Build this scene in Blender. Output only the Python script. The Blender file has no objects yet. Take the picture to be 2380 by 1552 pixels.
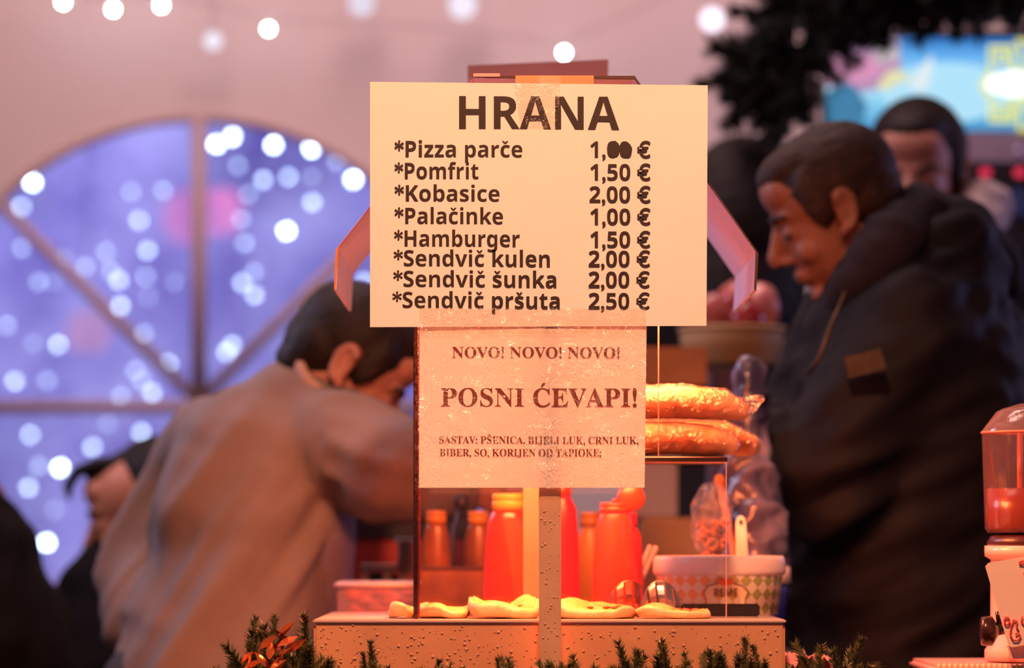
import bpy, bmesh, math, random
from mathutils import Vector, Matrix, noise
random.seed(7)
C = bpy.context.collection
SC = bpy.context.scene
PI = math.pi
# ------------------------------------------------------------------ camera, world, lights, exposure
HOR = 1255.0                       # row of the horizon in the 2380 x 1552 frame
CAMZ = 1.2
cam_d = bpy.data.cameras.new('camera'); cam = bpy.data.objects.new('camera', cam_d); C.objects.link(cam)
cam.location = (0, -5, CAMZ); cam.rotation_euler = (PI/2, 0, 0)
cam_d.sensor_width = 36; cam_d.lens = 36*5/(2380*.000535)
cam_d.shift_y = (HOR-776)/2380
cam_d.dof.use_dof = True; cam_d.dof.focus_distance = 4.96; cam_d.dof.aperture_fstop = 2.8
cam_d.clip_end = 100
SC.camera = cam
SC.view_settings.view_transform = 'Standard'; SC.view_settings.look = 'None'
SC.view_settings.exposure = 0; SC.view_settings.gamma = 1; SC.view_settings.use_curve_mapping = False
SC.cycles.use_denoising = True
SC.cycles.max_bounces = 8; SC.cycles.transparent_max_bounces = 24
SC.cycles.sample_clamp_indirect = 4
w = bpy.data.worlds.new('evening_air'); SC.world = w; w.use_nodes = True
w.node_tree.nodes['Background'].inputs[0].default_value = (.50, .245, .262, 1)
w.node_tree.nodes['Background'].inputs[1].default_value = .42

def light(name, kind, loc, target, energy, color, size=.3, size_y=None, spot=None, spread=None):
    d = bpy.data.lights.new(name, kind); o = bpy.data.objects.new(name, d); C.objects.link(o)
    o.location = loc; d.energy = energy; d.color = color
    if kind == 'AREA':
        d.size = size
        if size_y: d.shape = 'RECTANGLE'; d.size_y = size_y
        if spread: d.spread = spread
    else:
        d.shadow_soft_size = size
    if spot: d.spot_size = spot; d.spot_blend = .6
    o.rotation_euler = (Vector(target)-Vector(loc)).to_track_quat('-Z', 'Y').to_euler()
    return o
# warm lamps of the neighbouring stalls behind the photographer, the heat lamp, the tent's lamps, an added cool fill for the hood, the blue street outside
light('stall_lamp', 'SPOT', (.05, -1.7, 3.0), (.08, 0, 1.30), 355, (1, .40, .195), .12, spot=math.radians(46))
light('heat_lamp_light', 'AREA', (.06, .145, 1.50), (.06, .13, 1.0), 19, (1, .20, .055), .34, .16)
light('tent_lamp', 'AREA', (-.2, 1.7, 3.9), (-.1, 3.6, 2.0), 60, (1, .66, .64), 1.5)
light('tent_lamp_left', 'AREA', (-.9, .7, 3.4), (-.4, 1.1, 1.3), 9, (1, .58, .48), .6)
light('screen_glow', 'AREA', (2.1, 2.1, 1.9), (.9, 1.9, 1.6), 5, (.45, .45, 1), .4)
light('hood_fill_cool', 'AREA', (-1.7, 1.5, 2.3), (.25, .3, 1.55), 14, (.72, .70, 1), .6)  # added lamp out of view, brings lavender light onto the hood
light('street_light', 'AREA', (-1.0, 8.0, 5.0), (-1.2, 3.7, 1.9), 610, (.42, .45, 1), 2.5)
light('facade_light', 'AREA', (-3.0, 8.0, 2.5), (-2.5, 11, 1.6), 160, (.38, .40, 1), 2.5)

# ------------------------------------------------------------------ helpers
def S(D): return .000535*D/5
def P(px, py, D): return Vector(((px-1190)*S(D), D-5, CAMZ-(py-HOR)*S(D)))

def tag(o, label=None, cat=None, group=None, kind=None):
    if label: o['label'] = label
    if cat: o['category'] = cat
    if group: o['group'] = group
    if kind: o['kind'] = kind
    return o
def empty(name, loc, label, cat, group=None, rz=0):
    o = bpy.data.objects.new(name, None); C.objects.link(o); o.location = loc; o.rotation_euler.z = rz
    o.empty_display_size = .05
    return tag(o, label, cat, group)
def link(name, me, mt=None, parent=None):
    o = bpy.data.objects.new(name, me); C.objects.link(o)
    if mt is not None and not me.materials: me.materials.append(mt)
    if parent is not None:
        o.parent = parent
        bpy_parent_fix(o, parent)
    return o
def bpy_parent_fix(o, parent):      # meshes are written in world coordinates: undo the parent's place
    m = Matrix.Identity(4); p = parent; chain = []
    while p is not None: chain.append(p); p = p.parent
    for q in reversed(chain): m = m @ q.matrix_parent_inverse @ q.matrix_basis
    o.matrix_parent_inverse = m.inverted()
def build(name, bm, mt, parent=None, smooth=False):
    me = bpy.data.meshes.new(name); bmesh.ops.recalc_face_normals(bm, faces=bm.faces[:]); bm.to_mesh(me); bm.free()
    if smooth:
        for p in me.polygons: p.use_smooth = True
    return link(name, me, mt, parent)
def B(): return bmesh.new()
def frame_of(d):
    d = d.normalized(); a = Vector((0, 1, 0)) if abs(d.y) < .9 else Vector((1, 0, 0))
    u = d.cross(a).normalized(); return u, d.cross(u).normalized()
def box(bm, a, b, M=None):
    a = Vector(a); b = Vector(b)
    vs = []
    for k in range(8):
        v = Vector((b.x if k & 1 else a.x, b.y if k & 2 else a.y, b.z if k & 4 else a.z))
        vs.append(bm.verts.new(M @ v if M else v))
    for f in ((0,1,3,2),(4,6,7,5),(0,4,5,1),(2,3,7,6),(0,2,6,4),(1,5,7,3)): bm.faces.new([vs[i] for i in f])
def bbox(name, a, b, mt, parent=None, bev=.003, M=None):
    bm = B(); box(bm, a, b, M)
    if bev: bmesh.ops.bevel(bm, geom=bm.edges[:], offset=bev, segments=2, affect='EDGES', profile=.5)
    return build(name, bm, mt, parent)
def tube(bm, pts, rad, n=12, flat=1.0, cap=True):
    """rings along pts; rad a number or a list of numbers or (ru, rv) pairs; rounded ends"""
    pts = [Vector(p) for p in pts]
    if not isinstance(rad, (list, tuple)): rad = [rad]*len(pts)
    rr = [(r, r*flat) if not isinstance(r, (list, tuple)) else r for r in rad]
    rings = []; last = None
    for i, p in enumerate(pts):
        d = (pts[min(i+1, len(pts)-1)]-pts[max(i-1, 0)])
        if last is None: u, v = frame_of(d)
        else:
            u = (last-d.normalized()*last.dot(d.normalized())).normalized(); v = d.normalized().cross(u)
        last = u
        rings.append([bm.verts.new(p+u*math.cos(2*PI*k/n)*rr[i][0]+v*math.sin(2*PI*k/n)*rr[i][1]) for k in range(n)])
    for a, b in zip(rings, rings[1:]):
        for k in range(n): bm.faces.new((a[k], a[(k+1) % n], b[(k+1) % n], b[k]))
    if cap: bm.faces.new(rings[0]); bm.faces.new(rings[-1])
    return rings
def ell(bm, c, r, M=None, sub=3):
    c = Vector(c); r = Vector(r) if not isinstance(r, (int, float)) else Vector((r, r, r))
    T = (M or Matrix.Identity(4)) @ Matrix.Translation(c) @ Matrix.Diagonal((r.x, r.y, r.z, 1))
    bmesh.ops.create_icosphere(bm, subdivisions=sub, radius=1, matrix=T)
def ball_tube(bm, pts, rad, n=20):
    """tapered limb with round joints, for voxel unions"""
    pts = [Vector(p) for p in pts]
    for (a, ra), (b, rb) in zip(zip(pts, rad), zip(pts[1:], rad[1:])):
        tube(bm, [a, b], [ra, rb], n)
    for p, r in zip(pts, rad): ell(bm, p, r if isinstance(r, (int, float)) else (r[0], r[1], (r[0]+r[1])/2), sub=2)
def lathe(bm, prof, c, n=32, sx=1, sy=1, closed_ends=True, M=None):
    rings = []
    c = Vector(c)
    for r, z in prof:
        rings.append([bm.verts.new((M or Matrix.Identity(4)) @ (c+Vector((r*sx*math.cos(2*PI*k/n), r*sy*math.sin(2*PI*k/n), z)))) for k in range(n)])
    for a, b in zip(rings, rings[1:]):
        for k in range(n): bm.faces.new((a[k], a[(k+1) % n], b[(k+1) % n], b[k]))
    if closed_ends: bm.faces.new(rings[0]); bm.faces.new(rings[-1])
def prism(bm, poly, y0, y1):
    """poly: list of Vector (x,0,z); extruded from y0 to y1"""
    a = [bm.verts.new((p.x, y0, p.z)) for p in poly]; b = [bm.verts.new((p.x, y1, p.z)) for p in poly]
    n = len(a); bm.faces.new(a); bm.faces.new(b)
    for k in range(n): bm.faces.new((a[k], a[(k+1) % n], b[(k+1) % n], b[k]))
def pxprism(name, pts, D, depth, mt, parent=None, bev=0):
    bm = B(); prism(bm, [P(x, y, D) for x, y in pts], D-5, D-5+depth)
    if bev: bmesh.ops.bevel(bm, geom=bm.edges[:], offset=bev, segments=2, affect='EDGES', profile=.5)
    return build(name, bm, mt, parent)
def fuse(name, bm, vox, mt, parent=None, smooth=6, folds=None, amp=0):
    """union of everything in bm as one continuous smooth surface"""
    bmesh.ops.recalc_face_normals(bm, faces=bm.faces[:])
    me = bpy.data.meshes.new('tmp'); bm.to_mesh(me); bm.free()
    o = bpy.data.objects.new('tmp', me); C.objects.link(o)
    m = o.modifiers.new('r', 'REMESH'); m.mode = 'VOXEL'; m.voxel_size = vox
    s = o.modifiers.new('s', 'SMOOTH'); s.iterations = smooth; s.factor = .6
    dg = bpy.context.evaluated_depsgraph_get(); dg.update()
    out = bpy.data.meshes.new_from_object(o.evaluated_get(dg))
    bpy.data.objects.remove(o); out.name = name; out.materials.clear()
    if folds:
        no = [v.normal.copy() for v in out.vertices]
        for v, nn in zip(out.vertices, no): v.co += nn*amp*folds(v.co)
    for p in out.polygons: p.use_smooth = True
    return link(name, out, mt, parent)
def fold_fn(d, across=18, along=3, seed=0):
    d = Vector(d).normalized(); u, v = frame_of(d)
    def f(p):
        q = Vector((p.dot(u)*across, p.dot(v)*across*.6, p.dot(d)*along+seed))
        a = noise.noise(q); b = noise.noise(q*2.1+Vector((5, 1, 3)))
        return (1-abs(a)*3)*.6+b*.5
    return f

# ------------------------------------------------------------------ materials
MATS = {}
def mat(name, color, rough=.6, metal=0, emit=None, strength=0, var=0, vscale=8, bump=0, bscale=40, coat=0, sheen=0, trans=0, alpha=1, color2=None, spec=.5, subs=0):
    if name in MATS: return MATS[name]
    m = bpy.data.materials.new(name); m.use_nodes = True; nt = m.node_tree; b = nt.nodes['Principled BSDF']
    b.inputs['Base Color'].default_value = (*color, 1); b.inputs['Roughness'].default_value = rough
    b.inputs['Metallic'].default_value = metal; b.inputs['Coat Weight'].default_value = coat
    b.inputs['Sheen Weight'].default_value = sheen; b.inputs['Transmission Weight'].default_value = trans
    b.inputs['Alpha'].default_value = alpha; b.inputs['Specular IOR Level'].default_value = spec
    if emit: b.inputs['Emission Color'].default_value = (*emit, 1); b.inputs['Emission Strength'].default_value = strength
    tc = nt.nodes.new('ShaderNodeTexCoord')
    if var or color2:
        n = nt.nodes.new('ShaderNodeTexNoise'); n.inputs['Scale'].default_value = vscale; n.inputs['Detail'].default_value = 5
        nt.links.new(tc.outputs['Object'], n.inputs['Vector'])
        r = nt.nodes.new('ShaderNodeValToRGB'); r.color_ramp.elements[0].position = .35; r.color_ramp.elements[1].position = .65
        c2 = color2 or tuple(min(1, x*(1+var)) for x in color)
        r.color_ramp.elements[0].color = (*[x*(1-var) for x in color], 1); r.color_ramp.elements[1].color = (*c2, 1)
        nt.links.new(n.outputs['Fac'], r.inputs['Fac']); nt.links.new(r.outputs['Color'], b.inputs['Base Color'])
    if bump:
        n = nt.nodes.new('ShaderNodeTexNoise'); n.inputs['Scale'].default_value = bscale; n.inputs['Detail'].default_value = 4
        nt.links.new(tc.outputs['Object'], n.inputs['Vector'])
        k = nt.nodes.new('ShaderNodeBump'); k.inputs['Strength'].default_value = bump; k.inputs['Distance'].default_value = .004
        nt.links.new(n.outputs['Fac'], k.inputs['Height']); nt.links.new(k.outputs['Normal'], b.inputs['Normal'])
    MATS[name] = m; return m
def film(name, tint=(1, 1, 1), gloss=.12, rough=.12, haze=.0, hazecol=(.9, .9, .9), bump=.8, bscale=60, fres=False, ridged=False, dist=.01, crease_glint=0):
    """thin clear plastic: see-through, with a glossy crinkled skin and a little milkiness"""
    if name in MATS: return MATS[name]
    m = bpy.data.materials.new(name); m.use_nodes = True; nt = m.node_tree
    for n in list(nt.nodes): nt.nodes.remove(n)
    N = nt.nodes.new; L = nt.links.new
    out = N('ShaderNodeOutputMaterial'); tr = N('ShaderNodeBsdfTransparent'); gl = N('ShaderNodeBsdfGlossy')
    tr.inputs[0].default_value = (*tint, 1); gl.inputs['Roughness'].default_value = rough
    mx = N('ShaderNodeMixShader'); tc = N('ShaderNodeTexCoord'); nz = N('ShaderNodeTexNoise')
    nz.inputs['Scale'].default_value = bscale; nz.inputs['Detail'].default_value = 5
    if ridged:
        nz.inputs['Distortion'].default_value = 1.5
    L(tc.outputs['Object'], nz.inputs['Vector'])
    bp = N('ShaderNodeBump'); bp.inputs['Strength'].default_value = bump; bp.inputs['Distance'].default_value = dist
    L(nz.outputs['Fac'], bp.inputs['Height'])
    if bump: L(bp.outputs['Normal'], gl.inputs['Normal'])
    if fres:
        fr = N('ShaderNodeFresnel'); fr.inputs[0].default_value = 1.5
        mt_ = N('ShaderNodeMath'); mt_.operation = 'MULTIPLY'; mt_.inputs[1].default_value = fres
        L(fr.outputs[0], mt_.inputs[0]); L(mt_.outputs[0], mx.inputs[0])
    else: mx.inputs[0].default_value = gloss
    L(tr.outputs[0], mx.inputs[1]); L(gl.outputs[0], mx.inputs[2])
    last = mx
    if crease_glint:  # glints along the film's creases, painted as white diffuse lines
        c1 = N('ShaderNodeTexNoise'); c1.inputs['Scale'].default_value = 75; c1.inputs['Detail'].default_value = 3; c1.inputs['Distortion'].default_value = 2.2
        c2 = N('ShaderNodeTexNoise'); c2.inputs['Scale'].default_value = 13; c2.inputs['Detail'].default_value = 2
        mpn = N('ShaderNodeMapping'); mpn.inputs['Scale'].default_value = (1.6, 1, 1); L(tc.outputs['Object'], mpn.inputs[0]); L(mpn.outputs[0], c1.inputs['Vector']); L(tc.outputs['Object'], c2.inputs['Vector'])
        q1 = N('ShaderNodeValToRGB'); el = q1.color_ramp; el.elements[0].position = .488; el.elements[0].color = (0, 0, 0, 1); el.elements[1].position = .512; el.elements[1].color = (0, 0, 0, 1)
        k = el.elements.new(.5); k.color = (1, 1, 1, 1); L(c1.outputs['Fac'], q1.inputs['Fac'])
        q2 = N('ShaderNodeValToRGB'); q2.color_ramp.elements[0].position = .50; q2.color_ramp.elements[1].position = .62; L(c2.outputs['Fac'], q2.inputs['Fac'])
        ml = N('ShaderNodeMath'); ml.operation = 'MULTIPLY'; L(q1.outputs[0], ml.inputs[0]); L(q2.outputs[0], ml.inputs[1])
        m3 = N('ShaderNodeMath'); m3.operation = 'MULTIPLY'; m3.inputs[1].default_value = crease_glint; L(ml.outputs[0], m3.inputs[0])
        dc = N('ShaderNodeBsdfDiffuse'); dc.inputs[0].default_value = (1, 1, 1, 1); mc = N('ShaderNodeMixShader'); L(m3.outputs[0], mc.inputs[0]); L(mx.outputs[0], mc.inputs[1]); L(dc.outputs[0], mc.inputs[2]); last = mx = mc
    if haze:
        df = N('ShaderNodeBsdfDiffuse'); df.inputs[0].default_value = (*hazecol, 1)
        tl = N('ShaderNodeBsdfTranslucent'); tl.inputs[0].default_value = (*hazecol, 1)
        m1 = N('ShaderNodeMixShader'); m1.inputs[0].default_value = .5; L(df.outputs[0], m1.inputs[1]); L(tl.outputs[0], m1.inputs[2])
        m2 = N('ShaderNodeMixShader'); m2.inputs[0].default_value = haze; L(mx.outputs[0], m2.inputs[1]); L(m1.outputs[0], m2.inputs[2])
        last = m2
    L(last.outputs[0], out.inputs[0]); MATS[name] = m; return m
def paper_mat(name, color, tl=.3):
    m = bpy.data.materials.new(name); m.use_nodes = True; nt = m.node_tree; N = nt.nodes.new; L = nt.links.new
    b = nt.nodes['Principled BSDF']; out = nt.nodes['Material Output']
    b.inputs['Base Color'].default_value = (*color, 1); b.inputs['Roughness'].default_value = .7; b.inputs['Specular IOR Level'].default_value = .2
    tc = N('ShaderNodeTexCoord'); nz = N('ShaderNodeTexNoise'); nz.inputs['Scale'].default_value = 6; nz.inputs['Detail'].default_value = 3
    L(tc.outputs['Object'], nz.inputs['Vector']); bp = N('ShaderNodeBump'); bp.inputs['Strength'].default_value = .25; bp.inputs['Distance'].default_value = .02
    L(nz.outputs['Fac'], bp.inputs['Height']); L(bp.outputs['Normal'], b.inputs['Normal'])
    t = N('ShaderNodeBsdfTranslucent'); t.inputs[0].default_value = (*color, 1); mx = N('ShaderNodeMixShader'); mx.inputs[0].default_value = tl
    L(b.outputs[0], mx.inputs[1]); L(t.outputs[0], mx.inputs[2]); L(mx.outputs[0], out.inputs[0]); return m
def emis(name, color, strength, speck=False, scale=900):
    m = bpy.data.materials.new(name); m.use_nodes = True; nt = m.node_tree
    for n in list(nt.nodes): nt.nodes.remove(n)
    e = nt.nodes.new('ShaderNodeEmission'); o = nt.nodes.new('ShaderNodeOutputMaterial')
    e.inputs[0].default_value = (*color, 1); e.inputs[1].default_value = strength; nt.links.new(e.outputs[0], o.inputs[0])
    m.cycles.emission_sampling = 'NONE'
    return m

fabric = mat('tent_fabric', (.72, .60, .60), .9, bump=.15, bscale=3)
steel = mat('brushed_steel', (.72, .36, .19), .42, .25, var=.10, vscale=9, bump=.05, bscale=30)
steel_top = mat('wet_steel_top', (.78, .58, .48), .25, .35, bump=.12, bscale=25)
postm = mat('post_steel', (.62, .38, .24), .5, .3, var=.06, vscale=20)
fir = mat('fir_needles', (.090, .088, .028), .45, var=.5, vscale=30)
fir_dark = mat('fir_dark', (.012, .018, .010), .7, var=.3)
fir_brown = mat('fir_twig', (.10, .05, .02), .8)
skin = mat('skin', (.27, .108, .066), .55, var=.06, vscale=12)
skin2 = mat('skin_rosy', (.40, .17, .12), .5, var=.06, vscale=12)
hairm = mat('dark_hair', (.010, .004, .003), .6, spec=.3, var=.4, vscale=60, bump=.5, bscale=180)
hairb = mat('brown_hair', (.030, .013, .007), .6, spec=.3, var=.4, vscale=60, bump=.5, bscale=180)
navy = mat('navy_cloth', (.0045, .0026, .0052), .7, spec=.18, bump=.2, bscale=60)
black = mat('black_cloth', (.004, .002, .0025), .85, spec=.15, bump=.2, bscale=60)
beige = mat('beige_jacket_cloth', (.205, .152, .145), .9, var=.05, vscale=20, bump=.15, bscale=300)
wood = mat('orange_wood', (.42, .16, .06), .6, var=.25, vscale=6)

# ------------------------------------------------------------------ the setting
DW = 8.6                                    # distance of the tent wall
def wall():
    bm = B(); D = DW; y = D-5; hub = P(463, 935, D); R = 660*S(D)
    xl, xr = hub.x-R, hub.x+R; zb = P(0, 1385, D).z; top = 4.2; L_, R_ = -4.2, 4.6
    def q(x0, z0, x1, z1, x2, z2, x3, z3):
        bm.faces.new([bm.verts.new((a, y, b)) for a, b in ((x0, z0), (x1, z1), (x2, z2), (x3, z3))])
    q(L_, 0, xl, 0, xl, top, L_, top); q(xr, 0, R_, 0, R_, top, xr, top); q(xl, 0, xr, 0, xr, zb, xl, zb)
    n = 48; zc = hub.z
    for i in range(n):
        a0, a1 = PI-PI*i/n, PI-PI*(i+1)/n
        q(hub.x+R*math.cos(a0), zc+R*math.sin(a0), hub.x+R*math.cos(a1), zc+R*math.sin(a1), hub.x+R*math.cos(a1), top, hub.x+R*math.cos(a0), top)
    bmesh.ops.remove_doubles(bm, verts=bm.verts[:], dist=1e-4)
    o = build('wall_back', bm, fabric); o['kind'] = 'structure'
    s = o.modifiers.new('thick', 'SOLIDIFY'); s.thickness = .012; s.offset = 0
    # seams of the fabric
    for x in (-3.1, 1.05, 2.3):
        t = B(); box(t, (x-.02, y-.012, 0), (x+.02, y-.004, top)); s = build('seam', t, fabric, o)
    return hub, R, zb
hub, RW, ZB = wall()
def window():
    root = empty('window_1', (hub.x, DW-5, ZB), None, None); root['kind'] = 'structure'
    frame = mat('window_bar', (.52, .38, .38), .8)
    pane = bpy.data.materials.new('hazy_window_film'); pane.use_nodes = True; nt = pane.node_tree
    for n in list(nt.nodes): nt.nodes.remove(n)
    N = nt.nodes.new; L = nt.links.new
    out = N('ShaderNodeOutputMaterial'); tr = N('ShaderNodeBsdfTransparent'); tl = N('ShaderNodeBsdfTranslucent'); mx = N('ShaderNodeMixShader')
    tc = N('ShaderNodeTexCoord')
    n1 = N('ShaderNodeTexNoise'); n1.inputs['Scale'].default_value = 420; n1.inputs['Detail'].default_value = 1.5; n1.inputs['Distortion'].default_value = 1.2
    r1 = N('ShaderNodeValToRGB'); r1.color_ramp.elements[0].position = .40; r1.color_ramp.elements[1].position = .56
    r1.color_ramp.elements[0].color = (.08, .09, .11, 1); r1.color_ramp.elements[1].color = (1, 1, 1, 1)
    L(tc.outputs['Object'], n1.inputs['Vector']); L(n1.outputs['Fac'], r1.inputs['Fac']); L(r1.outputs['Color'], tr.inputs[0])
    n2 = N('ShaderNodeTexNoise'); n2.inputs['Scale'].default_value = 4.5; n2.inputs['Detail'].default_value = 6
    r2 = N('ShaderNodeValToRGB'); r2.color_ramp.elements[0].position = .3; r2.color_ramp.elements[1].position = .7
    r2.color_ramp.elements[0].color = (.22, .17, .42, 1); r2.color_ramp.elements[1].color = (.95, .9, .98, 1)
    L(tc.outputs['Object'], n2.inputs['Vector']); L(n2.outputs['Fac'], r2.inputs['Fac']); L(r2.outputs['Color'], tl.inputs[0])
    mx.inputs[0].default_value = .45; L(tr.outputs[0], mx.inputs[1]); L(tl.outputs[0], mx.inputs[2]); L(mx.outputs[0], out.inputs[0])
    y = DW-5
    for a0, a1 in ((0, 45), (45, 90), (90, 135), (135, 180)):
        bm = B(); k = 14; c = bm.verts.new((hub.x, y+.004, hub.z))
        vs = [bm.verts.new((hub.x+RW*math.cos(math.radians(a0+(a1-a0)*i/k)), y+.004, hub.z+RW*math.sin(math.radians(a0+(a1-a0)*i/k)))) for i in range(k+1)]
        bm.faces.new([c]+vs); build('pane', bm, pane, root)
    for x0, x1 in ((hub.x-RW, hub.x), (hub.x, hub.x+RW)):
        bm = B(); bm.faces.new([bm.verts.new(v) for v in ((x0, y+.004, ZB), (x1, y+.004, ZB), (x1, y+.004, hub.z), (x0, y+.004, hub.z))]); build('pane', bm, pane, root)
    bw = 15*S(DW)
    for a in (45, 90, 135):
        d = Vector((math.cos(math.radians(a)), 0, math.sin(math.radians(a)))); bm = B()
        tube(bm, [hub+Vector((0, -.012, 0)), hub+d*RW+Vector((0, -.012, 0))], [(bw, .012)]*2 if False else bw*(1.15 if a == 90 else .9), 12, 1); build('glazing_bar', bm, frame, root, True)
    bm = B(); tube(bm, [(hub.x-RW, y-.012, hub.z-.01), (hub.x+RW, y-.012, hub.z-.01)], bw, 12); build('glazing_bar', bm, frame, root, True)
    bm = B(); tube(bm, [(hub.x+RW*math.cos(PI*i/40), y-.008, hub.z+RW*math.sin(PI*i/40)) for i in range(41)], bw*.8, 8); build('arch_frame', bm, frame, root, True)
    bm = B(); box(bm, (hub.x-RW, y-.02, ZB-.03), (hub.x+RW, y+.02, ZB+.03)); build('window_sill', bm, frame, root)
window()
bm = B(); box(bm, (-5, -6.5, -.05), (5, 14, 0)); o = build('floor', bm, mat('dark_floor', (.06, .04, .04), .8, var=.3)); o['kind'] = 'structure'
# houses across the street, lit blue by the street
root = empty('street_facade', (-2.5, 11.2, 0), 'dim blue-lit building far outside behind the arched window', 'building')
fm = mat('facade_plaster', (.40, .36, .50), .9, var=.25, vscale=1.5); fd = mat('facade_glass', (.05, .05, .10), .3)
bm = B(); box(bm, (-8, 11.2, 0), (4, 11.6, 7)); build('facade_wall', bm, fm, root)
for i in range(9):
    for j in range(3):
        bm = B(); x = -7+i*1.15; z = .8+j*1.7; box(bm, (x, 11.14, z), (x+.5, 11.22, z+.9)); build('house_window', bm, fd, root)
# ------------------------------------------------------------------ lights outside, on hanging strings
bulbs = [(540,318,1),(503,335,1),(636,337,.95),(724,345,.95),(784,375,.5),(821,417,1),(553,385,.5),(612,418,.7),(670,411,.6),(725,411,.22),(577,452,.45),(726,470,.8),(666,537,1),(560,510,.35),(568,565,.4),(76,424,1),(50,480,.6),(20,500,.4),(66,537,.8),(50,577,.4),(305,445,.4),(380,443,.4),(323,512,.65),(343,582,.65),(246,585,.45),(198,620,.5),(150,600,.2),(258,630,.4),(276,651,.75),(339,643,.35),(405,655,.2),(280,711,.7),(345,690,.2),(335,775,.35),(591,632,.45),(563,657,.75),(592,685,.7),(540,802,.8),(527,818,.7),(598,790,.3),(391,845,.7),(16,756,.5),(135,801,.7),(78,798,.25),(90,655,.4),(125,655,.3),(35,886,.75),(110,884,.5),(315,860,.4),(354,912,.8),(281,920,.4),(330,885,.5),(250,985,.3),(328,1004,.7),(70,1010,.65),(215,1039,.7),(90,1083,.4),(140,1087,.95),(66,1133,.7),(126,1185,.25),(108,1261,.95),(848,655,.6),(385,1022,.4),(937,983,1),(800,640,.3)]
DB = 11.2-.9
bulb_m = [emis('bulb_glow_%s' % w_, (.55, .72, 1), s) for w_, s in (('faint', 3.4), ('soft', 7), ('clear', 15), ('bright', 60))]
bulb_mesh = []
for k in range(4):
    bm = B(); bmesh.ops.create_icosphere(bm, subdivisions=2, radius=8.5*S(DB)); me = bpy.data.meshes.new('bulb'); bm.to_mesh(me); bm.free(); me.materials.append(bulb_m[k]); bulb_mesh.append(me)
cordm = mat('cord', (.05, .06, .08), .7)
cols = {}
for x, y, s in bulbs:
    cols.setdefault(int((x+20)//88), []).append((x, y, s))
words = ['at the far left edge of the window', 'second from the left edge of the window', 'below the left slanting bar', 'behind the upper left pane', 'left of the upright bar', 'right beside the upright bar', 'behind the upper right pane', 'low over the slanting right bar', 'near the right end of the arch', 'at the right curve of the arch beside the menu', 'in the gap beside the leaning man\'s face']
for n_, (k, lst) in enumerate(sorted(cols.items())):
    lst.sort(key=lambda t: t[1]); xs = sum(t[0] for t in lst)/len(lst)
    root = empty('light_string', P(xs, 200, DB), 'string of white bulbs outside, %s' % words[min(n_, len(words)-1)], 'string lights', 'string lights outside the window')
    pts = [P(xs, -120, DB)]+[P(t[0], t[1]-12, DB+.012) for t in lst]
    bm = B(); tube(bm, pts, .0015, 5); build('cord', bm, cordm, root)
    for x, y, s in lst:
        o = link('bulb', bulb_mesh[0 if s < .33 else 1 if s < .55 else 2 if s < .85 else 3], None, root)
        o.matrix_parent_inverse = Matrix.Identity(4); o.location = P(x, y, DB)-root.location
# red and pink lanterns glowing in the street
for x, y, r, c, s, lab in ((440, 505, 62, (1, .16, .35), 1.1, 'pink-red lantern glowing in the street left of the upright bar'), (515, 490, 52, (1, .16, .30), 1.6, 'brighter red lantern glowing just right of the upright bar'), (205, 770, 50, (1, .32, .25), .8, 'dim orange-pink lantern glowing low behind the left pane')):
    DL = 11.3 if x == 515 else 10.7; root = empty('street_lantern', P(x, y, DL), lab, 'lantern')
    bm = B(); lathe(bm, [(.3, -1), (.75, -.8), (1, -.2), (1, .2), (.75, .8), (.3, 1)], (0, 0, 0), 16)
    bmesh.ops.transform(bm, matrix=Matrix.Translation(P(x, y, DL)) @ Matrix.Scale(r*S(DL), 4), verts=bm.verts[:]); build('shade', bm, emis('lantern_glow', c, s), root, True)
    bm = B(); tube(bm, [P(x, y-r*.95, DL), P(x, -60, DL)], .004, 6); build('cord', bm, cordm, root)
# inside string lights under the tent roof
DI = 8.45
white_bulb = emis('tent_bulb_glow', (.93, .97, 1), 40)
root = empty('tent_string_lights', P(700, -60, DI), 'string of small bright white bulbs along the top of the tent wall', 'string lights')
pts = [P(x, y, DI) for x, y in ((-150, -60), (147, -18), (263, 0), (375, -8), (500, 10), (624, 46), (980, 60), (1311, 100), (1700, -80))]
bm = B(); tube(bm, pts, .002, 6); build('cord', bm, mat('pale_cord', (.5, .4, .4), .7), root)
for x, y in ((147, 5), (263, 22), (375, 13), (624, 67), (1311, 122)):
    bm = B(); bmesh.ops.create_icosphere(bm, subdivisions=2, radius=8*S(DI)); bmesh.ops.translate(bm, vec=P(x, y, DI), verts=bm.verts[:]); build('bulb', bm, white_bulb, root)
for x, y, r, st, lab in ((495, 95, 22, 1.1, 'soft dim globe bulb left of the menu, above the arch'), (840, 8, 30, .9, 'soft globe bulb at the top edge, above the menu\'s left corner'), (1075, 12, 32, 1.1, 'soft globe bulb at the top edge above the word on the menu'), (1655, 45, 26, 1.9, 'pale blue-white globe bulb beside the dark fir branches')):
    root = empty('globe_lamp', P(x, y, DI), lab, 'lamp')
    bm = B(); bmesh.ops.create_uvsphere(bm, u_segments=16, v_segments=10, radius=r*S(DI)); bmesh.ops.translate(bm, vec=P(x, y, DI), verts=bm.verts[:])
    build('globe', bm, emis('globe_glow', (.88, .80, .95), st), root, True)
    bm = B(); tube(bm, [P(x, y-r, DI), P(x, -130, DI)], .003, 6); build('cord', bm, MATS['pale_cord'], root)

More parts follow.
